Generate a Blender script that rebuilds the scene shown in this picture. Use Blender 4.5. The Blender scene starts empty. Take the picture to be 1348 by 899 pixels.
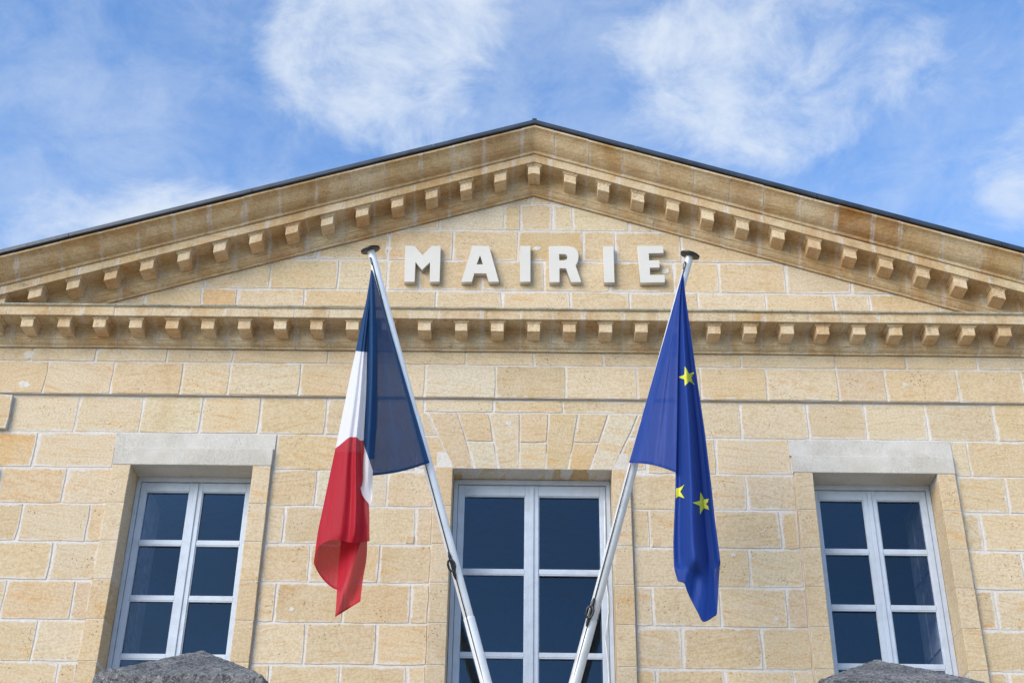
import bpy, bmesh, math, random
from mathutils import Vector, Matrix, noise

# ------------------------------------------------------------------ scene, camera, sky, sun
scene = bpy.context.scene
COL = scene.collection
random.seed(7)

PITCH, ROLL, YAW = math.radians(30.46), math.radians(.79), math.radians(-.452)
cam_data = bpy.data.cameras.new('camera')
cam_data.sensor_width = 36.0
cam_data.lens = 1788.3 / 1348 * 36.0
cam_data.clip_start = .05
cam_data.clip_end = 3000
cam = bpy.data.objects.new('camera', cam_data)
COL.objects.link(cam)
cp, sp, cy, sy = math.cos(PITCH), math.sin(PITCH), math.cos(YAW), math.sin(YAW)
fwd = Vector((sy*cp, cy*cp, sp)); rgt = Vector((cy, -sy, 0)); upv = rgt.cross(fwd)
r2 = math.cos(ROLL)*rgt + math.sin(ROLL)*upv
u2 = -math.sin(ROLL)*rgt + math.cos(ROLL)*upv
m3 = Matrix((r2, u2, -fwd)).transposed()
cam.matrix_world = Matrix.Translation((-.1104, -11.0909, 1.65)) @ m3.to_4x4()
scene.camera = cam

SUN_EL, SUN_AZ = math.radians(28), math.radians(44)      # azimuth left of the facade's normal
sun_dir = Vector((-math.sin(SUN_AZ)*math.cos(SUN_EL), -math.cos(SUN_AZ)*math.cos(SUN_EL), math.sin(SUN_EL)))
sun_data = bpy.data.lights.new('sun', 'SUN')
sun_data.energy = 2.05
sun_data.angle = math.radians(42)
sun_data.color = (1.0, .90, .77)
sun = bpy.data.objects.new('sun', sun_data)
COL.objects.link(sun)
sun.rotation_euler = sun_dir.to_track_quat('Z', 'Y').to_euler()
sun.location = sun_dir * 40

scene.view_settings.view_transform = 'Standard'
scene.view_settings.look = 'None'
scene.view_settings.gamma = 1
scene.view_settings.use_curve_mapping = False
scene.view_settings.exposure = .90


class NT:
    """small helper to write node trees"""
    def __init__(self, tree):
        self.t = tree
        tree.nodes.clear()

    def n(self, kind, props=None, **inp):
        nd = self.t.nodes.new(kind)
        for k, v in (props or {}).items():
            setattr(nd, k, v)
        for k, v in inp.items():
            self.set(nd, k, v)
        return nd

    def set(self, nd, k, v):
        key = int(k[1:]) if k[0] == 'i' and k[1:].isdigit() else k.replace('_', ' ')
        sock = nd.inputs[key]
        if isinstance(v, bpy.types.NodeSocket):
            self.t.links.new(v, sock)
        elif isinstance(v, bpy.types.Node):
            self.t.links.new(v.outputs[0], sock)
        else:
            sock.default_value = v

    def math(self, op, a, b=0.0, clamp=False):
        return self.n('ShaderNodeMath', {'operation': op, 'use_clamp': clamp}, i0=a, i1=b).outputs[0]

    def vmath(self, op, a, b=(0, 0, 0)):
        nd = self.n('ShaderNodeVectorMath', {'operation': op}, i0=a, i1=b)
        return nd.outputs['Value'] if op in ('DOT_PRODUCT', 'LENGTH') else nd.outputs[0]

    def mix(self, f, a, b, mode='MIX'):
        nd = self.n('ShaderNodeMix', {'data_type': 'RGBA', 'blend_type': mode}, i0=f)
        self.set(nd, 'i6', a)
        self.set(nd, 'i7', b)
        return nd.outputs[2]

    def noise(self, vec, scale, detail=4, rough=.55, dist=0.0):
        return self.n('ShaderNodeTexNoise', None, Vector=vec, Scale=scale, Detail=detail, Roughness=rough, Distortion=dist).outputs[0]

    def ramp(self, v, lo, hi, a=0.0, b=1.0):
        nd = self.n('ShaderNodeMapRange', {'interpolation_type': 'SMOOTHSTEP'}, i0=v, i1=lo, i2=hi, i3=a, i4=b)
        return nd.outputs[0]


world = bpy.data.worlds.new('World')
scene.world = world
world.use_nodes = True
w = NT(world.node_tree)
sky = w.n('ShaderNodeTexSky', {'sky_type': 'NISHITA', 'sun_disc': False})
sky.sun_elevation = SUN_EL
sky.sun_rotation = math.pi + SUN_AZ
sky.air_density = 1.0
sky.dust_density = .6
sky.ozone_density = 2.0
geo = w.n('ShaderNodeTexCoord')
vec = geo.outputs['Generated']
# clouds: banks at chosen bearings, torn by noise, and a general scatter over the whole sky
bank = None
for (dx, dy, dz), r, a in (((-.13, .725, .675), .075, 1.0), ((-.075, .705, .705), .08, .9), ((-.085, .775, .625), .045, .6), ((-.16, .745, .65), .045, .35),
                           ((.155, .735, .66), .075, .95), ((.2, .705, .68), .07, .9), ((.2, .745, .635), .05, .85), ((.10, .742, .66), .05, .55), ((.27, .69, .67), .06, .7),
                           ((-.255, .79, .555), .045, 1.05), ((-.215, .79, .572), .022, .7), ((-.33, .78, .53), .045, .8), ((.335, .755, .56), .045, .8), ((.25, .80, .55), .05, .3),
                           ((.36, .72, .60), .04, .5), ((.02, .79, .60), .05, .35), ((-.23, .745, .62), .02, .3),
                           ((-.55, .5, .65), .2, .8), ((.6, .45, .62), .2, .8), ((0, .25, .97), .2, .8), ((-.8, -.3, .45), .2, .8), ((.85, .2, .4), .2, .8)):
    L = math.sqrt(dx*dx+dy*dy+dz*dz)
    d = w.vmath('LENGTH', w.vmath('SUBTRACT', vec, (dx/L, dy/L, dz/L)))
    g = w.math('MULTIPLY', w.math('EXPONENT', w.math('MULTIPLY', w.math('POWER', w.math('DIVIDE', d, r), 2.0), -1.0)), a)
    bank = g if bank is None else w.math('ADD', bank, g)
wv = w.vmath('MULTIPLY', vec, (1.0, 1.0, 1.5))
n1 = w.noise(wv, 5.5, 9, .62, .35)
n2 = w.noise(wv, 17.0, 8, .68, .5)
dens = w.math('ADD', w.math('MULTIPLY', w.math('MINIMUM', bank, 1.0), .40), w.math('ADD', w.math('MULTIPLY', n1, .95), w.math('MULTIPLY', n2, .55)))
cl = w.math('MULTIPLY', w.ramp(dens, .84, 1.34), .92)
veil = w.math('MULTIPLY', w.ramp(w.math('ADD', w.math('MULTIPLY', n1, .6), w.math('MULTIPLY', n2, .5)), .34, .80), .46)
cl = w.math('MAXIMUM', cl, veil)
skycol = w.mix(1.0, sky.outputs[0], (.74, .95, 1.15, 1), 'MULTIPLY')
col = w.mix(cl, skycol, (2.75, 3.05, 3.45, 1))
bg = w.n('ShaderNodeBackground', None, Color=col, Strength=.15)
w.n('ShaderNodeOutputWorld', None, Surface=bg)

# ------------------------------------------------------------------ helpers
def link(o, parent=None):
    COL.objects.link(o)
    if parent is not None:
        o.parent = parent
    return o

def tag(o, label=None, cat=None, group=None, kind=None):
    if label: o['label'] = label
    if cat: o['category'] = cat
    if group: o['group'] = group
    if kind: o['kind'] = kind
    return o

def empty(name, loc=(0, 0, 0)):
    o = bpy.data.objects.new(name, None)
    o.location = loc
    o.empty_display_size = .2
    return link(o)

def from_bm(name, bm, mat, parent=None, smooth=False):
    bmesh.ops.recalc_face_normals(bm, faces=bm.faces)
    me = bpy.data.meshes.new(name)
    bm.to_mesh(me)
    bm.free()
    me.materials.append(mat)
    if smooth:
        for p in me.polygons: p.use_smooth = True
    o = bpy.data.objects.new(name, me)
    link(o)
    if parent is not None:
        o.parent = parent
        o.matrix_parent_inverse = parent.matrix_world.inverted() if False else Matrix.Translation(-world_loc(parent))
    return o

def world_loc(o):
    v = Vector(o.location)
    p = o.parent
    while p is not None:
        v = v + Vector(p.location)
        p = p.parent
    return v if o.parent is None else Vector((0, 0, 0)) + world_loc_child(o)

def world_loc_child(o):
    # children are all built in world coordinates with an inverse of their parent's place
    return Vector(o.location)

def bx(bm, x0, x1, y0, y1, z0, z1, bev=0.0):
    vs = [bm.verts.new((x, y, z)) for x in (x0, x1) for y in (y0, y1) for z in (z0, z1)]
    f = [(0, 1, 3, 2), (4, 6, 7, 5), (0, 4, 5, 1), (2, 3, 7, 6), (0, 2, 6, 4), (1, 5, 7, 3)]
    fs = [bm.faces.new([vs[i] for i in q]) for q in f]
    if bev:
        es = list({e for q in fs for e in q.edges})
        bmesh.ops.bevel(bm, geom=es, offset=bev, segments=1, affect='EDGES', profile=.5)

def box(name, x0, x1, y0, y1, z0, z1, mat, parent, bev=0.0):
    bm = bmesh.new()
    bx(bm, x0, x1, y0, y1, z0, z1, bev)
    return from_bm(name, bm, mat, parent)

def tube(bm, pts, radii, seg=12, cap=True):
    pts = [Vector(p) for p in pts]
    rings = []
    for i, p in enumerate(pts):
        d = (pts[min(i+1, len(pts)-1)] - pts[max(i-1, 0)]).normalized()
        a = d.cross(Vector((0, 1, .13))).normalized()
        b = d.cross(a)
        r = radii[i] if isinstance(radii, (list, tuple)) else radii
        rings.append([bm.verts.new(p + r*(math.cos(2*math.pi*k/seg)*a + math.sin(2*math.pi*k/seg)*b)) for k in range(seg)])
    for i in range(len(rings)-1):
        for k in range(seg):
            bm.faces.new((rings[i][k], rings[i][(k+1) % seg], rings[i+1][(k+1) % seg], rings[i+1][k]))
    if cap:
        bm.faces.new(rings[0]); bm.faces.new(rings[-1])

# ------------------------------------------------------------------ materials
def new_mat(name):
    m = bpy.data.materials.new(name)
    m.use_nodes = True
    return m, NT(m.node_tree)

def finish(t, bsdf):
    t.n('ShaderNodeOutputMaterial', None, Surface=bsdf)

def stone_mat(name, mortar=(.585, .54, .50, 1), weather=0.0, rough_amt=1.0, smear=1.0):
    m, t = new_mat(name)
    oi = t.n('ShaderNodeObjectInfo')
    tc = t.n('ShaderNodeTexCoord')
    pos = tc.outputs['Object']
    off = t.n('ShaderNodeCombineXYZ', None, X=t.math('MULTIPLY', oi.outputs['Random'], 57.0), Y=t.math('MULTIPLY', oi.outputs['Random'], 31.0), Z=t.math('MULTIPLY', oi.outputs['Random'], 83.0))
    p = t.vmath('ADD', pos, off)
    # bedding: streaks lie along the stone, tilted a little from block to block
    rot = t.n('ShaderNodeVectorRotate', {'rotation_type': 'Y_AXIS'}, Vector=p, Angle=t.math('MULTIPLY', t.math('SUBTRACT', oi.outputs['Random'], .5), .55))
    st = t.vmath('MULTIPLY', rot, (1.0, 3.0, 6.5))
    streak = t.noise(st, 1.7, 6, .62, .9)
    streak2 = t.noise(st, 6.0, 4, .6, .5)
    bed = t.noise(t.vmath('MULTIPLY', rot, (1.0, 4.0, 17.0)), 3.4, 5, .7, .3)
    mott = t.noise(p, 3.2, 5, .6)
    grain = t.noise(p, 55.0, 4, .65)
    fine = t.noise(p, 190.0, 2, .6)
    base = t.mix(1.0, oi.outputs['Color'], (1.0, 1.0, .985, 1), 'MULTIPLY')
    ochre = t.mix(1.0, base, (1.02, .76, .47, 1), 'MULTIPLY')
    pale = t.mix(.45, base, (.57, .475, .37, 1))
    c = t.mix(t.ramp(mott, .38, .68, 0, .75), base, pale)
    thr = t.math('ADD', .53, t.math('MULTIPLY', oi.outputs['Random'], .13))
    sm = t.ramp(t.math('SUBTRACT', streak, thr), 0.0, .10)
    c = t.mix(t.math('MULTIPLY', sm, .48), c, ochre)
    fs = t.ramp(streak2, .60, .74, 0, .38)
    c = t.mix(fs, c, ochre)
    c = t.mix(t.ramp(bed, .50, .68, 0, .55), c, t.mix(1.0, c, (.84, .68, .50, 1), 'MULTIPLY'))
    c = t.mix(t.ramp(bed, .46, .30, 0, .25), c, (.56, .48, .395, 1))
    # grain and pits
    c = t.mix(t.ramp(grain, .40, .62, .0, .42), c, t.mix(1.0, c, (.66, .55, .41, 1), 'MULTIPLY'))
    pv = t.n('ShaderNodeTexVoronoi', {'feature': 'F1'}, Vector=p, Scale=34.0, Randomness=1.0)
    pitzone = t.ramp(t.noise(p, 4.2, 3, .5), .50, .66)
    pit = t.math('MULTIPLY', t.ramp(pv.outputs['Distance'], .10, .26, 1, 0), pitzone)
    c = t.mix(t.math('MULTIPLY', pit, .78), c, (.17, .105, .05, 1))
    ws = t.noise(t.vmath('MULTIPLY', pos, (1.0, 1.0, .5)), 1.3, 6, .68, .8)
    c = t.mix(t.ramp(ws, .50, .72, 0, .40), c, t.mix(1.0, c, (.84, .72, .56, 1), 'MULTIPLY'))
    if weather:
        wn = t.noise(t.vmath('MULTIPLY', pos, (1.0, 1.0, .35)), 2.6, 6, .65, .6)
        wn2 = t.noise(pos, 9.0, 6, .7)
        c = t.mix(t.math('MULTIPLY', t.ramp(wn, .38, .66), weather), c, t.mix(1.0, c, (.68, .48, .27, 1), 'MULTIPLY'))
        c = t.mix(t.math('MULTIPLY', t.ramp(wn2, .55, .76), weather*1.1), c, (.14, .12, .095, 1))
    # lime mortar dragged over the arrises
    at = t.n('ShaderNodeAttribute', {'attribute_name': 'edge'})
    en = t.noise(p, 9.0, 7, .72)
    en2 = t.noise(pos, 2.1, 2, .5)
    lim = t.math('ADD', at.outputs['Fac'], t.math('MULTIPLY', t.math('SUBTRACT', en, .5), 1.9))
    lim = t.math('SUBTRACT', lim, t.math('MULTIPLY', t.math('SUBTRACT', en2, .48), 1.5))
    mm = t.math('MULTIPLY', t.ramp(lim, .10, .50, 1, 0), smear*.88)
    if weather: mm = t.math('MULTIPLY', mm, t.ramp(t.noise(pos, 5.0, 4, .6), .38, .58, .15, 1.0))
    mort = t.mix(t.ramp(grain, .3, .7), mortar, t.mix(1.0, mortar, (.86, .84, .82, 1), 'MULTIPLY'))
    c = t.mix(mm, c, mort)
    h = t.math('ADD', t.math('MULTIPLY', grain, .5), t.math('ADD', t.math('MULTIPLY', fine, .3), t.math('MULTIPLY', mott, .6)))
    h = t.math('SUBTRACT', h, t.math('MULTIPLY', pit, .8))
    h = t.math('ADD', h, t.math('MULTIPLY', bed, .8))
    bump = t.n('ShaderNodeBump', None, Strength=.7*rough_amt, Distance=.007, Height=h)
    b = t.n('ShaderNodeBsdfPrincipled', None, Base_Color=c, Roughness=.92, Normal=bump)
    b.inputs['Specular IOR Level'].default_value = .15
    finish(t, b)
    return m

M = {}
M['stone'] = stone_mat('limestone')
M['cornice'] = stone_mat('weathered_limestone', weather=.62, smear=.6)
M['tooled'] = stone_mat('tooled_limestone', mortar=(.585, .54, .50, 1), rough_amt=1.0, smear=.25)

def mortar_mat():
    m, t = new_mat('lime_mortar')
    p = t.n('ShaderNodeTexCoord').outputs['Object']
    g = t.noise(p, 40.0, 5, .65)
    b_ = t.noise(p, 2.4, 4, .55)
    c = t.mix(t.ramp(b_, .35, .65), (.60, .56, .52, 1), (.52, .47, .415, 1))
    c = t.mix(t.ramp(g, .4, .68, 0, .4), c, (.30, .275, .235, 1))
    bump = t.n('ShaderNodeBump', None, Strength=.6, Distance=.004, Height=g)
    b = t.n('ShaderNodeBsdfPrincipled', None, Base_Color=c, Roughness=.95, Normal=bump)
    b.inputs['Specular IOR Level'].default_value = .1
    finish(t, b)
    return m
M['mortar'] = mortar_mat()

def tooled_mat():
    m, t = new_mat('pale_tooled_stone')
    p = t.n('ShaderNodeTexCoord').outputs['Object']
    rot = t.n('ShaderNodeVectorRotate', {'rotation_type': 'Y_AXIS'}, Vector=p, Angle=.7)
    chis = t.noise(t.vmath('MULTIPLY', rot, (3.2, 1, 1)), 24.0, 3, .6, .4)
    g = t.noise(p, 75.0, 4, .65)
    b_ = t.noise(p, 3.0, 5, .6)
    up = t.n('ShaderNodeSeparateXYZ', None, Vector=p).outputs['Z']
    amt = t.ramp(t.noise(p, 2.2, 2, .5), .40, .60, .25, 1.0)
    c = t.mix(t.ramp(b_, .36, .66), (.52, .49, .45, 1), (.45, .415, .36, 1))
    c = t.mix(t.ramp(g, .45, .7, 0, .3), c, (.27, .255, .23, 1))
    pv = t.n('ShaderNodeTexVoronoi', {'feature': 'F1'}, Vector=p, Scale=15.0)
    pit = t.ramp(pv.outputs['Distance'], .05, .11, 1, 0)
    pit = t.math('MULTIPLY', pit, t.ramp(b_, .52, .60))
    c = t.mix(t.math('MULTIPLY', pit, .7), c, (.13, .11, .09, 1))
    h = t.math('ADD', t.math('MULTIPLY', t.math('MULTIPLY', chis, amt), 1.5), t.math('MULTIPLY', g, .35))
    bump = t.n('ShaderNodeBump', None, Strength=.8, Distance=.010, Height=h)
    b = t.n('ShaderNodeBsdfPrincipled', None, Base_Color=c, Roughness=.9, Normal=bump)
    b.inputs['Specular IOR Level'].default_value = .15
    finish(t, b)
    return m
M['lintel'] = tooled_mat()

def paint_mat(name, col, rough=.45, var=.12, scale=9.0, bump=.12, metallic=0.0):
    m, t = new_mat(name)
    p = t.n('ShaderNodeTexCoord').outputs['Object']
    a = t.noise(p, scale, 5, .6)
    g = t.noise(p, scale*9, 3, .6)
    dark = tuple(v*(1-var*2.2) for v in col) + (1,)
    c = t.mix(t.ramp(a, .40, .72), tuple(col) + (1,), dark)
    bp = t.n('ShaderNodeBump', None, Strength=bump, Distance=.002, Height=t.math('ADD', a, t.math('MULTIPLY', g, .4)))
    b = t.n('ShaderNodeBsdfPrincipled', None, Base_Color=c, Roughness=t.ramp(g, .3, .7, rough-.06, rough+.1), Metallic=metallic, Normal=bp)
    finish(t, b)
    return m

M['window_paint'] = paint_mat('sky_tinted_window_paint', (.44, .485, .56), .45, .06)  # white paint with the blue of shade and sky fill mixed into its colour
M['letter'] = paint_mat('letter_paint', (.53, .505, .465), .6, .025, 4.0, .05)
M['pole'] = paint_mat('satin_aluminium', (.80, .81, .83), .42, .05, 6.0, .05, .2)
M['pole_grey'] = paint_mat('galvanised_aluminium', (.60, .61, .63), .42, .08, 6.0, .08, .35)
M['black'] = paint_mat('black_plastic', (.012, .012, .014), .35, .1)
M['rope'] = paint_mat('dark_cord', (.06, .06, .065), .8, .2)
M['white_rope'] = paint_mat('white_cord', (.7, .7, .68), .7, .1)
M['zinc'] = paint_mat('slate_zinc_edging', (.026, .038, .058), .42, .25, 5.0, .2)
M['slate'] = paint_mat('roof_slate', (.06, .068, .08), .6, .25, 7.0, .3)
M['shutter'] = paint_mat('inner_shutter_wood', (.52, .40, .37), .6, .2)
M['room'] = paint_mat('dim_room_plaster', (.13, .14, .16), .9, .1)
M['iron'] = paint_mat('painted_iron', (.03, .03, .033), .45, .1)

def glass_mat():
    m, t = new_mat('window_glass')
    p = t.n('ShaderNodeTexCoord').outputs['Object']
    wob = t.noise(p, 2.2, 2, .5)
    bump = t.n('ShaderNodeBump', None, Strength=.06, Distance=.02, Height=wob)
    fr = t.n('ShaderNodeFresnel', None, IOR=1.6, Normal=bump)
    tr = t.n('ShaderNodeBsdfTransparent', None, Color=(.55, .68, .85, 1))
    gl = t.n('ShaderNodeBsdfGlossy', None, Color=(.55, .78, 1, 1), Roughness=.012, Normal=bump)
    mx = t.n('ShaderNodeMixShader', None, i0=t.math('MULTIPLY', fr.outputs[0], 1.05, True), i1=tr, i2=gl)
    finish(t, mx)
    return m
M['glass'] = glass_mat()

def cloth_mat(name, color_nodes, see=.14):
    m, t = new_mat(name)
    c = color_nodes(t)
    p = t.n('ShaderNodeTexCoord').outputs['Object']
    cr = t.noise(t.vmath('MULTIPLY', p, (6.0, 6.0, .8)), 3.0, 3, .5)
    cr2 = t.noise(p, 22.0, 3, .5)
    weave = t.noise(p, 420.0, 1, .5)
    h = t.math('ADD', t.math('MULTIPLY', cr, 1.0), t.math('ADD', t.math('MULTIPLY', cr2, .12), t.math('MULTIPLY', weave, .03)))
    bump = t.n('ShaderNodeBump', None, Strength=.35, Distance=.03, Height=h)
    d = t.n('ShaderNodeBsdfPrincipled', None, Base_Color=c, Roughness=.62, Normal=bump)
    d.inputs['Specular IOR Level'].default_value = .35
    d.inputs['Sheen Weight'].default_value = .05
    tl = t.n('ShaderNodeBsdfTranslucent', None, Color=c, Normal=bump)
    mx = t.n('ShaderNodeMixShader', None, i0=.33, i1=d, i2=tl)
    tp = t.n('ShaderNodeBsdfTransparent', None, Color=t.mix(.55, c, (.8, .8, .8, 1)))
    mx2 = t.n('ShaderNodeMixShader', None, i0=see, i1=mx, i2=tp)
    finish(t, mx2)
    return m

BLUE, WHITE, RED = (.001, .05, .165, 1), (.76, .76, .80, 1), (.46, .004, .022, 1)
def tricolour(t):
    v = t.n('ShaderNodeAttribute', {'attribute_name': 'fly'}).outputs['Fac']
    c = t.mix(t.math('GREATER_THAN', v, 1/3), BLUE, WHITE)
    return t.mix(t.math('GREATER_THAN', v, 2/3), c, RED)
M['tricolour'] = cloth_mat('tricolour_cloth', tricolour, .16)
M['eu_blue'] = cloth_mat('blue_flag_cloth', lambda t: t.n('ShaderNodeRGB').outputs[0], .10)
M['eu_blue'].node_tree.nodes['RGB'].outputs[0].default_value = (.0022, .042, .275, 1)
M['star'] = paint_mat('yellow_star_cloth', (.52, .52, .035), .7, .05)

def cap_mat():
    m, t = new_mat('lichen_concrete')
    p = t.n('ShaderNodeTexCoord').outputs['Object']
    a = t.noise(p, 7.0, 8, .7)
    b_ = t.noise(p, 38.0, 6, .7, .4)
    g = t.noise(p, 120.0, 3, .6)
    c = t.mix(t.ramp(a, .36, .64), (.10, .10, .102, 1), (.23, .222, .212, 1))
    c = t.mix(t.ramp(b_, .48, .60, 0, .9), c, (.04, .04, .048, 1))
    c = t.mix(t.ramp(g, .56, .66, 0, .6), c, (.48, .47, .45, 1))
    n5 = t.noise(p, 16.0, 4, .6)
    c = t.mix(t.ramp(n5, .66, .74, 0, .7), c, (.30, .25, .12, 1))
    h = t.math('ADD', t.math('MULTIPLY', b_, 1.0), t.math('ADD', t.math('MULTIPLY', g, .35), a))
    bump = t.n('ShaderNodeBump', None, Strength=1.0, Distance=.022, Height=h)
    finish(t, t.n('ShaderNodeBsdfPrincipled', None, Base_Color=c, Roughness=.95, Normal=bump))
    return m
M['cap'] = cap_mat()

def lichen_mat():
    m, t = new_mat('lichened_stone')
    p = t.n('ShaderNodeTexCoord').outputs['Object']
    a = t.noise(p, 3.0, 6, .65)
    g = t.noise(p, 45.0, 5, .7)
    c = t.mix(t.ramp(a, .35, .62), (.40, .36, .27, 1), (.21, .215, .18, 1))
    c = t.mix(t.ramp(g, .50, .66, 0, .7), c, (.07, .072, .068, 1))
    bump = t.n('ShaderNodeBump', None, Strength=.8, Distance=.008, Height=g)
    finish(t, t.n('ShaderNodeBsdfPrincipled', None, Base_Color=c, Roughness=.95, Normal=bump))
    return m
M['lichen'] = lichen_mat()

def ground_mat():
    m, t = new_mat('pale_gravel')
    p = t.n('ShaderNodeTexCoord').outputs['Object']
    a = t.noise(p, .6, 5, .6)
    g = t.noise(p, 60.0, 4, .7)
    c = t.mix(t.ramp(a, .35, .65), (.56, .475, .35, 1), (.48, .405, .295, 1))
    c = t.mix(t.ramp(g, .4, .7, 0, .5), c, (.22, .19, .15, 1))
    bump = t.n('ShaderNodeBump', None, Strength=.6, Distance=.01, Height=g)
    finish(t, t.n('ShaderNodeBsdfPrincipled', None, Base_Color=c, Roughness=.95, Normal=bump))
    return m
M['ground'] = ground_mat()

# measured outlines (metres, building axes): mortar patches, letters, pole ends, flag control nets, star outlines
LETTERS = [[[[-1.257,9.212],[-1.17,9.213],[-1.084,9.104],[-0.999,9.215],[-0.913,9.216],[-0.908,8.801],[-1.0,8.8],[-1.006,9.032],[-1.083,8.936],[-1.152,9.033],[-1.149,8.798],[-1.246,8.797]]],[[[-0.597,9.22],[-0.438,9.221],[-0.334,8.807],[-0.429,8.806],[-0.454,8.903],[-0.574,8.902],[-0.596,8.804],[-0.694,8.803]],[[-0.522,9.121],[-0.557,9.002],[-0.484,9.003]]],[[[-0.127,9.225],[-0.031,9.226],[-0.029,8.811],[-0.127,8.809]]],[[[0.153,9.226],[0.352,9.228],[0.392,9.215],[0.422,9.189],[0.438,9.147],[0.44,9.099],[0.432,9.052],[0.41,9.001],[0.463,8.813],[0.366,8.812],[0.32,8.971],[0.253,8.97],[0.252,8.81],[0.158,8.809]],[[0.249,9.137],[0.307,9.137],[0.329,9.126],[0.339,9.102],[0.328,9.074],[0.306,9.06],[0.252,9.059]]],[[[0.689,9.232],[0.785,9.233],[0.784,8.814],[0.686,8.813]]],[[[1.025,9.238],[1.274,9.243],[1.273,9.16],[1.128,9.155],[1.128,9.069],[1.229,9.07],[1.227,8.989],[1.132,8.986],[1.131,8.9],[1.272,8.901],[1.272,8.819],[1.037,8.814]]]]
POLE = [[-0.004,-0.2,3.5817],[-1.4014,-1.5,8.1749],[1.3155,-1.5,8.1509]]
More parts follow.
